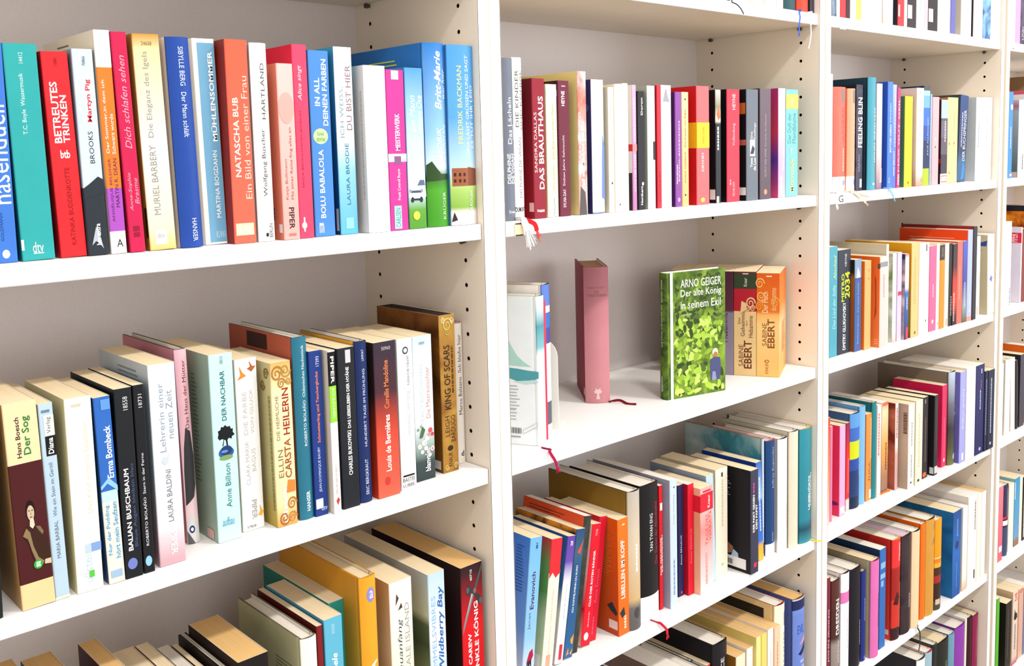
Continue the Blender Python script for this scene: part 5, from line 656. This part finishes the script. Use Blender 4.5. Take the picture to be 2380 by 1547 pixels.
book('C3',1.4074,0.0007,0.0289,0.2113,0.1296,0,0,'p','#9c9ce0','#6a62a8','#f6e3be','lilac paperback with pale script',[('T','/Elke geht',0.4,0.75,0.36,0.82,'#d0d4f8'),('R',0.4,0.75,0.02,0.1,'#d8dcf8')])
book('C3',1.4366,-0.0013,0.048,0.2155,0.16,0,0,'p','#efeaea','#d8d0d0','#f4efe6','white paperback with faint spine',[])
book('C3',1.4851,-0.002,0.0465,0.2132,0.165,0,0,'p','#1a1a54','#151544','#f4efe6','navy paperback with small white lettering',[('S',0.5,0.58,0.5,0.72,'#d0d0e8'),('E',0.45,0.7,0.035,0.075,'#a8a8d0'),('R',0.6,0.68,0.9,0.95,'#e0e0f0'),('S',0.55,0.63,0.73,0.83,'#a85a6a')])
book('C3',1.5322,-0.0035,0.0162,0.1935,0.1211,0,0,'p','#0f1132','#0c0e28','#f6e3be','narrow midnight blue paperback',[('S',0.4,0.6,0.2,0.9,'#8a90c0')])
book('C3',1.5495,-0.004,0.0369,0.1919,0.1199,0,0,'p','#0e1030','#0b0d26','#f6e3be','midnight blue paperback at the row end',[('S',0.4,0.55,0.2,0.9,'#a8acc8'),('E',0.35,0.6,0.05,0.09,'#b0b4d0')])
# row C4
book('C4',0.8614,0.0155,0.0111,0.2158,0.1381,0,0,'p','#7a2438','#5c1828','#f6e3be','narrow wine red paperback by the upright',[('T','*JOHN IRVING',0.3,0.7,0.2,0.7,'#e8c8d0')])
book('C4',0.8803,0.0169,0.0297,0.2015,0.1289,0,0,'h','g:#8a7c74@0,#9a8c84@.35,#4a2c28@.42,#5a2f28@1','#3a2420','#f4efe6','brown picture hardcover with bold white capitals',[('T','*DRESDEN',0.35,0.8,0.45,0.81,'#fbfaf7'),('S',0.65,0.8,0.15,0.38,'#e0dcd8')])
book('C4',0.9102,0.0133,0.0312,0.2087,0.1336,0,0,'h#3a1a1a','c:#f2efef@0,#f4f2f2@.69,#d874b0@.705,#f2eef0@.815','#e8dcd8','#f4efe6','white hardcover with a pink band',[('S',0.5,0.62,0.25,0.55,'#c9c0c4')])
book('C4',0.9416,0.011,0.041,0.2074,0.1327,0,0,'h#1a1416','#1c191f','#161418','#f4efe6','black hardcover with white foot lettering',[('S',0.85,0.95,0.2,0.45,'#d8d8dc')])
book('C4',0.9871,0.0114,0.0176,0.1899,0.1215,0,0,'h','#22307a','#1a245c','#ecc283','narrow royal blue hardcover',[('S',0.5,0.65,0.45,0.7,'#8a98d0'),('E',0.4,0.8,0.02,0.06,'#5a6ab8')])
book('C4',1.0121,0.004,0.0333,0.2058,0.15,0,0,'h#6a3038','#d86cac','#a89c80','#f6e3be','pink hardcover with a beige side',[('S',0.65,0.8,0.3,0.65,'#a84480')])
book('C4',1.0577,0.0092,0.0255,0.2154,0.15,0,0,'p','#2f68b0','#1c3454','#f4efe6','blue paperback with pale blocks',[('R',0.15,0.9,0.8,0.86,'#8ab0dc'),('R',0.1,0.9,0.7,0.75,'#8ab0dc'),('R',0.2,0.6,0.62,0.68,'#8ab0dc')])
bb_red = book('C4',1.1107,0.0085,0.0363,0.2201,0.1409,0,0,'h#c98a3a','c:#3a1c20@0,#c9342c@.12,#a02420@.4,#b52c28@.71,#e03434@.725','g:#d83a2c@0,#c42a24@1','#f4efe6','red hardcover with dark pictures',[('T','MARGARET',0.55,0.68,0.78,0.96,'#fbfaf7'),('T','ATWOOD',0.74,0.88,0.82,0.96,'#f0c0b8'),('P',[(0.1,0.36),(0.4,0.48),(0.7,0.42),(0.5,0.34)],'#4a1418'),('S',0.7,0.85,0.1,0.55,'#e08a60'),('lK',0.6,0.95,0.05,0.1,'#e0c8c0')])
bb_black4 = book('C4',1.1472,0.0064,0.0435,0.2174,0.14,0,0,'h','n:#2c2024,#3f3034,20','#1f181a','#e0c8d8','black hardcover with a purple top edge',[('S',0.65,0.8,0.25,0.4,'#a89a9c')])
book('C4',1.1909,0.004,0.0358,0.2163,0.14,0,0,'h#1a1a1c','#f4c8a0','#e8b488','#f4efe6','peach hardcover',[])
book('C4',1.2423,0.0087,0.0222,0.2179,0.14,0,0,'h','#f0701c','#d8600f','#f4efe6','narrow orange hardcover',[('S',0.8,0.95,0.7,0.95,'#f4e0d0')])
book('C4',1.2647,0.0076,0.042,0.2208,0.14,0,0,'h#2a1c14','#c9923c','#b07c2c','#f4efe6','gold brown hardcover',[('P',[(0.6,0.88),(0.95,0.9),(0.9,0.95),(0.65,0.93)],'#8a8070'),('P',[(0.55,0.72),(0.9,0.74),(0.85,0.8),(0.6,0.78)],'#8a8070')])
book('C4',1.3071,0.0064,0.0319,0.2093,0.15,0,0,'h#f0a02c','c:#4a4438@0,#3a2420@.1,#a02c28@.3,#4a2a20@.38,#f2a82c@.47,#e87a24@.52,#f6c878@.57,#f2981c@.585','#e88a1c','#f4efe6','orange hardcover with a dark foot',[('R',0.85,1,0.0,1,'#f0ece6'),('K',0.1,0.6,0.06,0.12,'#c9b49c')])
book('C4',1.3926,0.004,0.0427,0.2047,0.14,0,0,'p','g:#24549c@0,#2f66b0@.5,#1f4a8c@1','n:#0f5a98,#2076b4,16','#f6e3be','thick blue paperback',[('E',0.3,0.7,0.55,0.65,'#2a3a5c'),('S',0.45,0.6,0.7,0.9,'#6a94c8'),('S',0.45,0.55,0.1,0.4,'#5a84bc')])
book('C4',1.4453,0.004,0.0255,0.2025,0.15,0,0,'p','g:#e0b080@0,#ece0d4@.15,#f0ebe4@1','#dcd0c4','#f4efe6','ivory paperback with a tan foot',[])
book('C4',1.476,0.0048,0.0478,0.2192,0.15,0,0,'p','#efe8e2','#e0d8d0','#f4efe6','off white paperback with grey capitals',[('S',0.72,0.85,0.6,0.92,'#8a827a'),('R',0.72,0.85,0.05,0.15,'#3a3430')])
book('C4',1.5244,0.004,0.0244,0.2134,0.15,0,0,'p','#e9dfd2','#d8ccbc','#f4efe6','narrow beige paperback',[])
book('C4',1.5511,0.004,0.0218,0.2129,0.15,0,0,'p','#f2eeea','#e2dad2','#ecc283','thin white paperback at the row end',[])
# row C5
bb_navyrib = book('C5',1.2494,0.016,0.04,0.2182,0.13,0,0,'h#2a2a30','#efece8','#2a2a30','#f4efe6','white hardcover with a navy ribbon head',[])
book('C5',1.2906,0.016,0.0325,0.2209,0.13,0,0,'h#a02c34','#9cb8c4','#c9c0b0','#f4efe6','pale blue hardcover lined in red',[])
book('C5',1.33,0.018,0.0225,0.224,0.13,0,0,'h','#2a2c2a','#4a5044','#f4efe6','narrow dark grey hardcover',[])
book('C5',1.3586,0.02,0.0586,0.2158,0.13,0,0,'h','#22241e','#1a1c18','#f6e3be','black green hardcover',[('S',0.6,0.8,0.3,0.75,'#6a8a5c')])
book('C5',1.4232,0.022,0.032,0.2135,0.13,0,0,'h','g:#e08a8a@0,#e08a8a@.5,#6a94a8@.62,#6f98ac@1','#5a7c8c','#f4efe6','grey blue hardcover with a pink foot',[])
book('C5',1.4554,0.0208,0.0525,0.2177,0.13,0,0,'h','#8a3aa0','#6a2a80','#f4efe6','purple hardcover',[])
book('C5',1.5086,0.02,0.0095,0.2238,0.13,0,0,'p','#e6dcd0','#d8ccc0','#f4efe6','thin ivory paperback',[])
book('C5',1.5253,0.022,0.0271,0.2186,0.15,0,0,'h','#3a161c','#1c1416','#f4efe6','dark wine hardcover with a black side',[])
book('C5',1.5527,0.02,0.0302,0.2156,0.14,0,0,'h','#8a2448','#6a1836','#f6e3be','raspberry hardcover at the row end',[('S',0.4,0.6,0.5,0.85,'#b0586c')])
# row D1
book('D1',1.6696,0.012,0.0272,0.2057,0.1317,0,0,'p','#3f86d8','#2c6ab8','#f4efe6','bright blue paperback by the upright',[('E',0.45,0.95,0.79,0.86,'#dfe8f4'),('S',0.5,0.65,0.35,0.6,'#cfe0f6'),('K',0.5,1,0.02,0.05,'#d8b8dc')])
book('D1',1.74,0.014,0.0146,0.1883,0.1205,0,0,'p','#d0dcdc','g:#4a5a50@0,#8a9490@.4,#b0b4b4@.85,#b07080@.92,#d8b8bc@1','#f4efe6','pale grey paperback with a landscape side',[('lK',0.7,0.98,0.0,0.07,'#c9b0a8')])
book('D1',1.7627,0.016,0.0264,0.1888,0.1208,0,0,'p','#e9eef2','#d0dce4','#f4efe6','white blue paperback',[('S',0.3,0.5,0.1,0.3,'#3a3a3c')])
book('D1',1.83,0.02,0.022,0.215,0.15,0,0,'p','#d8dce0','c:#e4dcd8@0,#c95a6c@.95','#f4efe6','white and red paperback, partly out of frame',[])
book('D1',1.93,0.015,0.03,0.255,0.21,0,0,'h','#8a6844','#8f6e4a','#3a3430','tall brown volume seen behind the blue paperback',[])
# row D2
book('D2',1.6647,0.01,0.0385,0.2097,0.1342,0,0,'p','#e6ebf6','#d0d6ea','#f4efe6','white blue paperback by the upright',[('S',0.8,0.9,0.02,0.22,'#6a5a64')])
book('D2',1.7766,0.014,0.0053,0.1899,0.1215,0,0,'p','#f4efe6','#e4d8e0','#f4efe6','white paperback with a red side tag',[('lR',0.7,1,0.79,0.925,'#e02c44'),('lT','PIPER',0.78,0.92,0.8,0.91,'#fbfaf7'),('lX',0.1,0.55,0.25,0.6,'#8a7c88')])
book('D2',1.7886,0.016,0.0281,0.1848,0.1183,0,0,'p','#7a2c22','#6a241c','#f6e3be','red brown paperback',[])
book('D2',1.84,0.02,0.035,0.24,0.17,0,0,'h','#d8641c','n:#e88a1c,#8a3408,30','#2a2630','flame orange volume with a black head',[('lR',0,1,0.94,1,'#22202a')])
# row D3
book('D3',1.6566,0.008,0.0141,0.1887,0.1208,0,0,'p','#f0ebe4','#e4dcd2','#f4efe6','ivory paperback by the upright',[])
book('D3',1.7002,0.014,0.0294,0.1905,0.1219,0,0,'h','#ece5dd','#d8d0c4','#f4efe6','off white hardcover',[])
book('D3',1.7454,0.016,0.0248,0.1881,0.1204,-3.09,0,'p','#f4efe4','#e0d4c0','#f6e3be','cream paperback beside a black one',[])
book('D3',1.7727,0.016,0.0177,0.1781,0.114,-3.31,0,'h','#2a2420','#1c1816','#f6e3be','narrow black hardcover',[('S',0.6,0.8,0.2,0.9,'#8a8074')])
book('D3',1.798,0.016,0.0303,0.188,0.1203,0,0,'p','#3a3440','#2a2630','#f6e3be','charcoal paperback cut by the photo edge',[])
book('D3',1.845,0.02,0.04,0.175,0.18,0,0,'p','#c9a070','#b08050','#f6e3be','thick paperback with tan pages',[])
book('D3',1.888,0.02,0.03,0.195,0.18,0,0,'p','#c9501c','#d8641c','#f4efe6','orange sided paperback deep in the row',[])
# row D4
book('D4',1.6667,0.01,0.0274,0.1934,0.1238,0,0,'p','g:#d8606c@0,#e87a84@1','#d84a54','#f4efe6','rose red paperback by the upright',[('R',0.2,0.9,0.12,0.2,'#e8d8dc')])
bb_d4 = book('D4',1.7141,0.016,0.0275,0.1846,0.1181,0,0,'h','c:#3a4a6c@0,#34304a@.4,#f0ecec@.43,#3a3450@.5','#2a2a3c','#f4efe6','dark slate hardcover with a red ribbon',[('S',0.4,0.6,0.55,0.95,'#8a80a0')])
book('D4',1.752,0.018,0.0321,0.1757,0.1125,0,0,'p','#efe4d2','#dccdb4','#f6e3be','cream paperback beside a blue one',[])
book('D4',1.7932,0.02,0.034,0.1814,0.1161,0,0,'p','g:#7a5a44@0,#8a6a50@.08,#6a94bc@.13,#4a98c0@.6,#3a8cb8@1','#8fb8c8','#f6e3be','blue picture paperback',[('S',0.02,0.15,0.7,0.95,'#e8e4dc')])
book('D4',1.8346,0.022,0.0174,0.1771,0.1134,0,0,'p','#ecdfc8','#dccbb0','#f6e3be','cream paperback near the photo edge',[])
book('D4',1.8522,0.02,0.0205,0.1721,0.1101,0,0,'p','#2a2624','#1f1c1a','#f6e3be','black and white paperback at the photo edge',[('S',0.2,0.6,0.05,0.9,'#d8d0c4')])
# row D5
book('D5',1.6708,0.01,0.0175,0.2223,0.1423,0,0,'p','#5ab02c','#3a8a1c','#f4efe6','grass green paperback by the upright',[])
book('D5',1.7361,0.012,0.0365,0.1872,0.13,0,0,'p','#2a2420','#1c1814','#f6e3be','fat black paperback',[('S',0.3,0.5,0.2,0.9,'#4a423c')])
book('D5',1.7868,0.014,0.0345,0.2001,0.15,0,0,'p','g:#b02a50@0,#d8c0b0@.1,#e0ccb8@1','g:#e0b080@0,#d8b890@1','#f6e3be','cream paperback with a cat and red letters',[('T','*DIE',0.3,0.8,0.86,0.97,'#d8402c'),('P',[(0.2,0.62),(0.35,0.76),(0.5,0.7),(0.8,0.68),(0.85,0.62),(0.5,0.6)],'#2a2420'),('S',0.4,0.6,0.2,0.55,'#8a7c84'),('lR',0.2,0.7,0.88,0.96,'#d8482c')])
book('D5',1.8321,0.016,0.0302,0.192,0.16,0,0,'p','#d8a48c','#b07a60','#f6e3be','dusty pink paperback',[('T','*D',0.2,0.8,0.94,0.99,'#c9402c','h')])
book('D5',1.8647,0.016,0.0379,0.1864,0.16,0,0,'p','#6a7498','#4a5474','#f4efe6','slate blue paperback at the photo edge',[])

# ---------------------------------------------------------------- leaves printed on the front of the green book
def leaf_print(cov, w, d, h):
    rr = random.Random(11); V = []; F = []; FM = []
    cols = ['#33461a', '#6d8c2a', '#8cac34', '#a4c443', '#bcd468', '#4d6628']
    for i in range(520):
        v = rr.random()**1.15*.97; u = rr.uniform(.13, .97)
        top = v > .62
        c = rr.choice((0, 0, 5, 5, 1)) if top else rr.choice((0, 1, 2, 2, 3, 3, 4, 4, 5))
        L = rr.uniform(.08, .15)*(.75 if top else 1); a = rr.uniform(0, 6.28); wd = L*rr.uniform(.4, .62)
        q = len(V); n = 8; lift = .00015+.00000016*i
        pts = []
        for k in range(n):
            t = k/n*2*math.pi; lx = math.cos(t)*L/2; ly = math.sin(t)*wd/2*(1-.35*math.cos(t))
            x = lx*math.cos(a)-ly*math.sin(a); y = lx*math.sin(a)+ly*math.cos(a)
            pts.append((u+x, v+y*d/h))
        if any(p[0] < .11 or p[0] > .992 or p[1] < .008 or p[1] > .99 for p in pts): continue
        if any(.7 < p[0] < .95 and .08 < p[1] < .37 for p in pts) and rr.random() < .8: continue
        if any(.22 < p[0] < .95 and .64 < p[1] < .95 for p in pts) and c not in (0, 5): continue
        V += [place('r', 'h', w, d, h, p[0], p[1], lift-.0001) for p in pts]; F.append(tuple(range(q, q+n))); FM.append(c)
    mesh_obj('printed_leaves', V, F, [print_mat(c) for c in cols], cov, FM)
leaf_print(bb_green[1], .0195, .122, .206)

# ---------------------------------------------------------------- ribbons hanging out of the books
ribbon(bb0[0], [(0.5287,0.0080,1.7056), (0.5326,0.0010,1.7050), (0.5414,-0.0010,1.7021), (0.5505,-0.0020,1.6967), (0.5597,-0.0020,1.6880)], .0018, '#2a2a34', lev=0)
ribbon(bb1[0], [(0.7333,0.0080,1.7083), (0.7287,0.0010,1.7049), (0.7276,-0.0010,1.6969), (0.7245,-0.0020,1.6876), (0.7229,-0.0020,1.6788), (0.7217,-0.0030,1.6692)], .0028, '#3a62c0', fringe=14, lev=0)
ribbon(bb2[0], [(0.7680,0.0080,1.7081), (0.7619,0.0010,1.7039), (0.7615,-0.0010,1.6911), (0.7614,-0.0020,1.6689), (0.7574,-0.0020,1.6539), (0.7541,-0.0030,1.6485)], .0022, '#f2f0f0', fringe=12, lev=0)
ribbon(bb_tassel[0], [(0.0727,0.0080,1.3898), (0.0745,0.0000,1.3917), (0.0784,-0.0040,1.3899), (0.0834,-0.0050,1.3828), (0.0878,-0.0050,1.3735)], .006, '#d8262e', fringe=10, lev=1)
ribbon(bb_tassel[0], [(0.0677,0.0060,1.3880), (0.0658,-0.0010,1.3883), (0.0691,-0.0030,1.3837), (0.0717,-0.0040,1.3746)], .009, '#f2eeec', 'ribbon_tassel', fringe=26, lev=1)
ribbon(bb_wave[0], [(0.1087,0.0200,1.0718), (0.1015,0.0040,1.0761), (0.1062,-0.0010,1.0713), (0.1137,-0.0030,1.0580), (0.1168,-0.0030,1.0500)], .004, '#b01c4c', fringe=22, lev=2)
ribbon(bb_pink[0], [(0.3541,0.1144,1.0739), (0.3547,0.1057,1.0767), (0.3607,0.0972,1.0777), (0.3627,0.0826,1.0742), (0.3688,0.0700,1.0745)], .0045, '#7a1420')
ribbon(bb_tan[0], [(0.3334,0.0120,0.7483), (0.3309,0.0030,0.7509), (0.3366,-0.0010,0.7468), (0.3493,-0.0020,0.7332), (0.3516,-0.0020,0.7250)], .004, '#d8263c', fringe=14, lev=3)
ribbon(bb_teal[0], [(0.7839,0.0040,0.7495), (0.7812,-0.0020,0.7512), (0.7852,-0.0050,0.7517), (0.7941,-0.0060,0.7469), (0.8001,-0.0060,0.7443)], .003, '#ecdf3a', fringe=6, lev=3)
ribbon(bb_amber[0], [(0.8573,0.0100,1.3882), (0.8458,0.0000,1.3880), (0.8485,-0.0020,1.3811), (0.8499,-0.0030,1.3705)], .005, '#f4efee', fringe=16, lev=1)
ribbon(bb_peach[0], [(0.9098,0.0080,1.3893), (0.9202,-0.0010,1.3871), (0.9427,-0.0020,1.3767), (0.9580,-0.0030,1.3658)], .004, '#f2e2c4', fringe=10, lev=1)
ribbon(bb_peach[0], [(0.9259,0.0080,1.3880), (0.9254,-0.0010,1.3869), (0.9464,-0.0020,1.3803), (0.9694,-0.0030,1.3768)], .003, '#f0b8a0', lev=1)
ribbon(bb_blue[0], [(1.0661,0.0080,1.3883), (1.0573,0.0000,1.3871), (1.0624,-0.0020,1.3801), (1.0695,-0.0030,1.3712)], .004, '#8fc0f0', fringe=8, lev=1)
ribbon(bb_star[0], [(1.5591,0.0243,1.0747), (1.5526,0.0123,1.0752), (1.5652,0.0065,1.0747), (1.5914,0.0090,1.0742)], .008, '#e0283c')
ribbon(bb_orange[0], [(1.0831,0.0282,0.7492), (1.1023,0.0286,0.7497), (1.1175,0.0278,0.7497), (1.1304,0.0258,0.7497)], .007, '#f0702c')
ribbon(bb_black4[0], [(1.2138,0.0040,0.4244), (1.2091,-0.0020,0.4272), (1.2177,-0.0030,0.4137), (1.2208,-0.0020,0.3866), (1.2174,-0.0010,0.3707)], .003, '#3a3436', lev=4)
ribbon(bb_d4[0], [(1.6899,0.0130,0.5332), (1.7101,0.0130,0.5320), (1.7331,0.0130,0.5291)], .006, '#e02a36')
def on_top(bk, x, y, w, d, h, pts, wd, col):
    r = bk[0]; bpy.context.view_layer.update()
    ribbon(r, [r.matrix_world @ Vector(p) for p in pts], wd, col)
on_top(bb_cream, 0, 0, 0, 0, 0, [(.012, .006, .2086), (.016, .016, .2092), (.02, .028, .2086)], .007, '#3a3ac8')

# ---------------------------------------------------------------- bookend
be = empty('bookend', (.1787, .0805, Z0+ZTOP[2])); be.rotation_euler = (0, 0, math.radians(27))
tag(be, 'white metal bookend with rounded corners holding the three books by the left upright', 'bookend')
M_BE = board_mat('white_lacquered_steel', '#e9e5df', .35, .01)
def slab(name, prof, t, axis, parent):
    n = len(prof)
    V = [((0, a, b) if axis == 'x' else (a, b, .0002)) for a, b in prof] + [((t, a, b) if axis == 'x' else (a, b, t+.0002)) for a, b in prof]
    F = [tuple(range(n)), tuple(range(2*n-1, n-1, -1))]+[((k+1) % n, k, n+k, n+(k+1) % n) for k in range(n)]
    return mesh_obj(name, V, F, [M_BE], parent)
R_ = .028; arc = [(.012-.02+R_-R_*math.cos(a)-.012, .135-R_+R_*math.sin(a)) for a in [i*math.pi/12 for i in range(7)]]
arc2 = [(.095-R_+R_*math.sin(a), .135-R_+R_*math.cos(a)) for a in [i*math.pi/12 for i in range(7)]]
slab('upright_plate', [(-.02, 0)]+arc+arc2+[(.095, 0)], .0012, 'x', be)
slab('base_plate', [(.0014, -.018), (.05, -.012), (.05, .088), (.0014, .093)], .001, 'z', be)

# ---------------------------------------------------------------- shelf tags
def shelf_tag(name, x, z, w, h, col, label, text=None, tcol='#222', band=None):
    t = empty(name, (x, .0024, z)); tag(t, label, 'label')
    v, f = box_data(-w/2, w/2, -.0007, 0, -h/2, h/2); c = mesh_obj('card', v, f, [print_mat(col)], t)
    if band:
        for zz in band:
            v, f = box_data(-w*.42, w*.42, -.0010, -.0006, zz-.0009, zz+.0009); mesh_obj('printed_rule', v, f, [print_mat(tcol)], t)
    if text: TEXT.append((c, 'p', w, .01, h, 'tag', text, .22, .78, .15, .85, tcol, 'h', .0002))
    return t
p = (0.0625,0.0024,1.3767); shelf_tag('shelf_tag', p[0], p[2], .016, .017, '#f2e2b4', 'cream paper tag with dark edges on the shelf front left of a red tassel', None, '#4a3a20', (.0075, -.0075))
p = (0.8744,0.0024,1.3773); shelf_tag('shelf_tag', p[0], p[2], .03, .0185, '#f6f5f3', 'white shelf tag lettered G under the coral hardcover', 'G')
p = (1.6303,0.0024,0.4405); shelf_tag('shelf_tag', p[0], p[2], .02, .0165, '#f0e8c4', 'pale yellow tag on a shelf front by the upright of the rightmost case', None, '#2a2a24', (.004,))
p = (1.6599,0.0024,1.6973); shelf_tag('shelf_tag', p[0], p[2], .018, .0165, '#f4f3f1', 'white tag with a grey mark under the pink paperback of the rightmost case', None, '#8a8680', (-.004,))
p = (0.8764,0.0024,1.6944); shelf_tag('shelf_tag', p[0], p[2], .022, .017, '#f6f5f4', 'white tag with a faint grey mark under the top row of the right case', None, '#c9c6c2', (-.003,))

# ---------------------------------------------------------------- lettering
def make_lettering():
    uniq = {}
    for j in TEXT: uniq.setdefault(j[6], None)
    tmp = []
    for s in uniq:
        cu = bpy.data.curves.new('t', 'FONT'); body = s; cu.resolution_u = 2
        if s.startswith('*'): body = body[1:]; cu.offset = .018
        if body.startswith('/'): body = body[1:]; cu.shear = .28
        cu.body = body
        o = bpy.data.objects.new('t', cu); C.objects.link(o); tmp.append((s, o, cu))
    dg = bpy.context.evaluated_depsgraph_get(); dg.update()
    for s, o, cu in tmp:
        me = bpy.data.meshes.new_from_object(o.evaluated_get(dg))
        vs = [(v.co.x, v.co.y) for v in me.vertices]; fs = [tuple(p.vertices) for p in me.polygons]
        x0 = min(v[0] for v in vs); x1 = max(v[0] for v in vs); y0 = min(v[1] for v in vs); y1 = max(v[1] for v in vs)
        uniq[s] = ([((a-x0)/(x1-x0), (b-y0)/(y1-y0)) for a, b in vs], fs)
        bpy.data.meshes.remove(me)
    for s, o, cu in tmp:
        bpy.data.objects.remove(o); bpy.data.curves.remove(cu)
    for cov, kind, w, d, h, face, s, ua, ub, va, vb, col, dr, lf in TEXT:
        vs, fs = uniq[s]; V = []
        if kind == 'h' and face == 's':            # cut the letters into strips so that they wrap the rounded back
            bm = bmesh.new(); bv = [bm.verts.new((a, b, 0)) for a, b in vs]
            for f in fs:
                try: bm.faces.new([bv[i] for i in f])
                except ValueError: pass
            n = 6 if dr in 'ud' else 14; ax = 1 if dr in 'ud' else 0
            for k in range(1, n):
                co = [0, 0, 0]; co[ax] = k/n; no = [0, 0, 0]; no[ax] = 1
                bmesh.ops.bisect_plane(bm, geom=bm.verts[:]+bm.edges[:]+bm.faces[:], plane_co=co, plane_no=no)
            bm.verts.index_update(); vs = [(v.co.x, v.co.y) for v in bm.verts]; fs = [tuple(v.index for v in f.verts) for f in bm.faces]; bm.free()
        for a, b in vs:
            if dr == 'u': u, v = ub-(ub-ua)*b, va+(vb-va)*a
            elif dr == 'd': u, v = ua+(ub-ua)*b, vb-(vb-va)*a
            else: u, v = ua+(ub-ua)*a, va+(vb-va)*b
            V.append(place(face, kind, w, d, h, u, v, lf))
        mesh_obj('lettering', V, fs, [print_mat(col)], cov)
make_lettering()
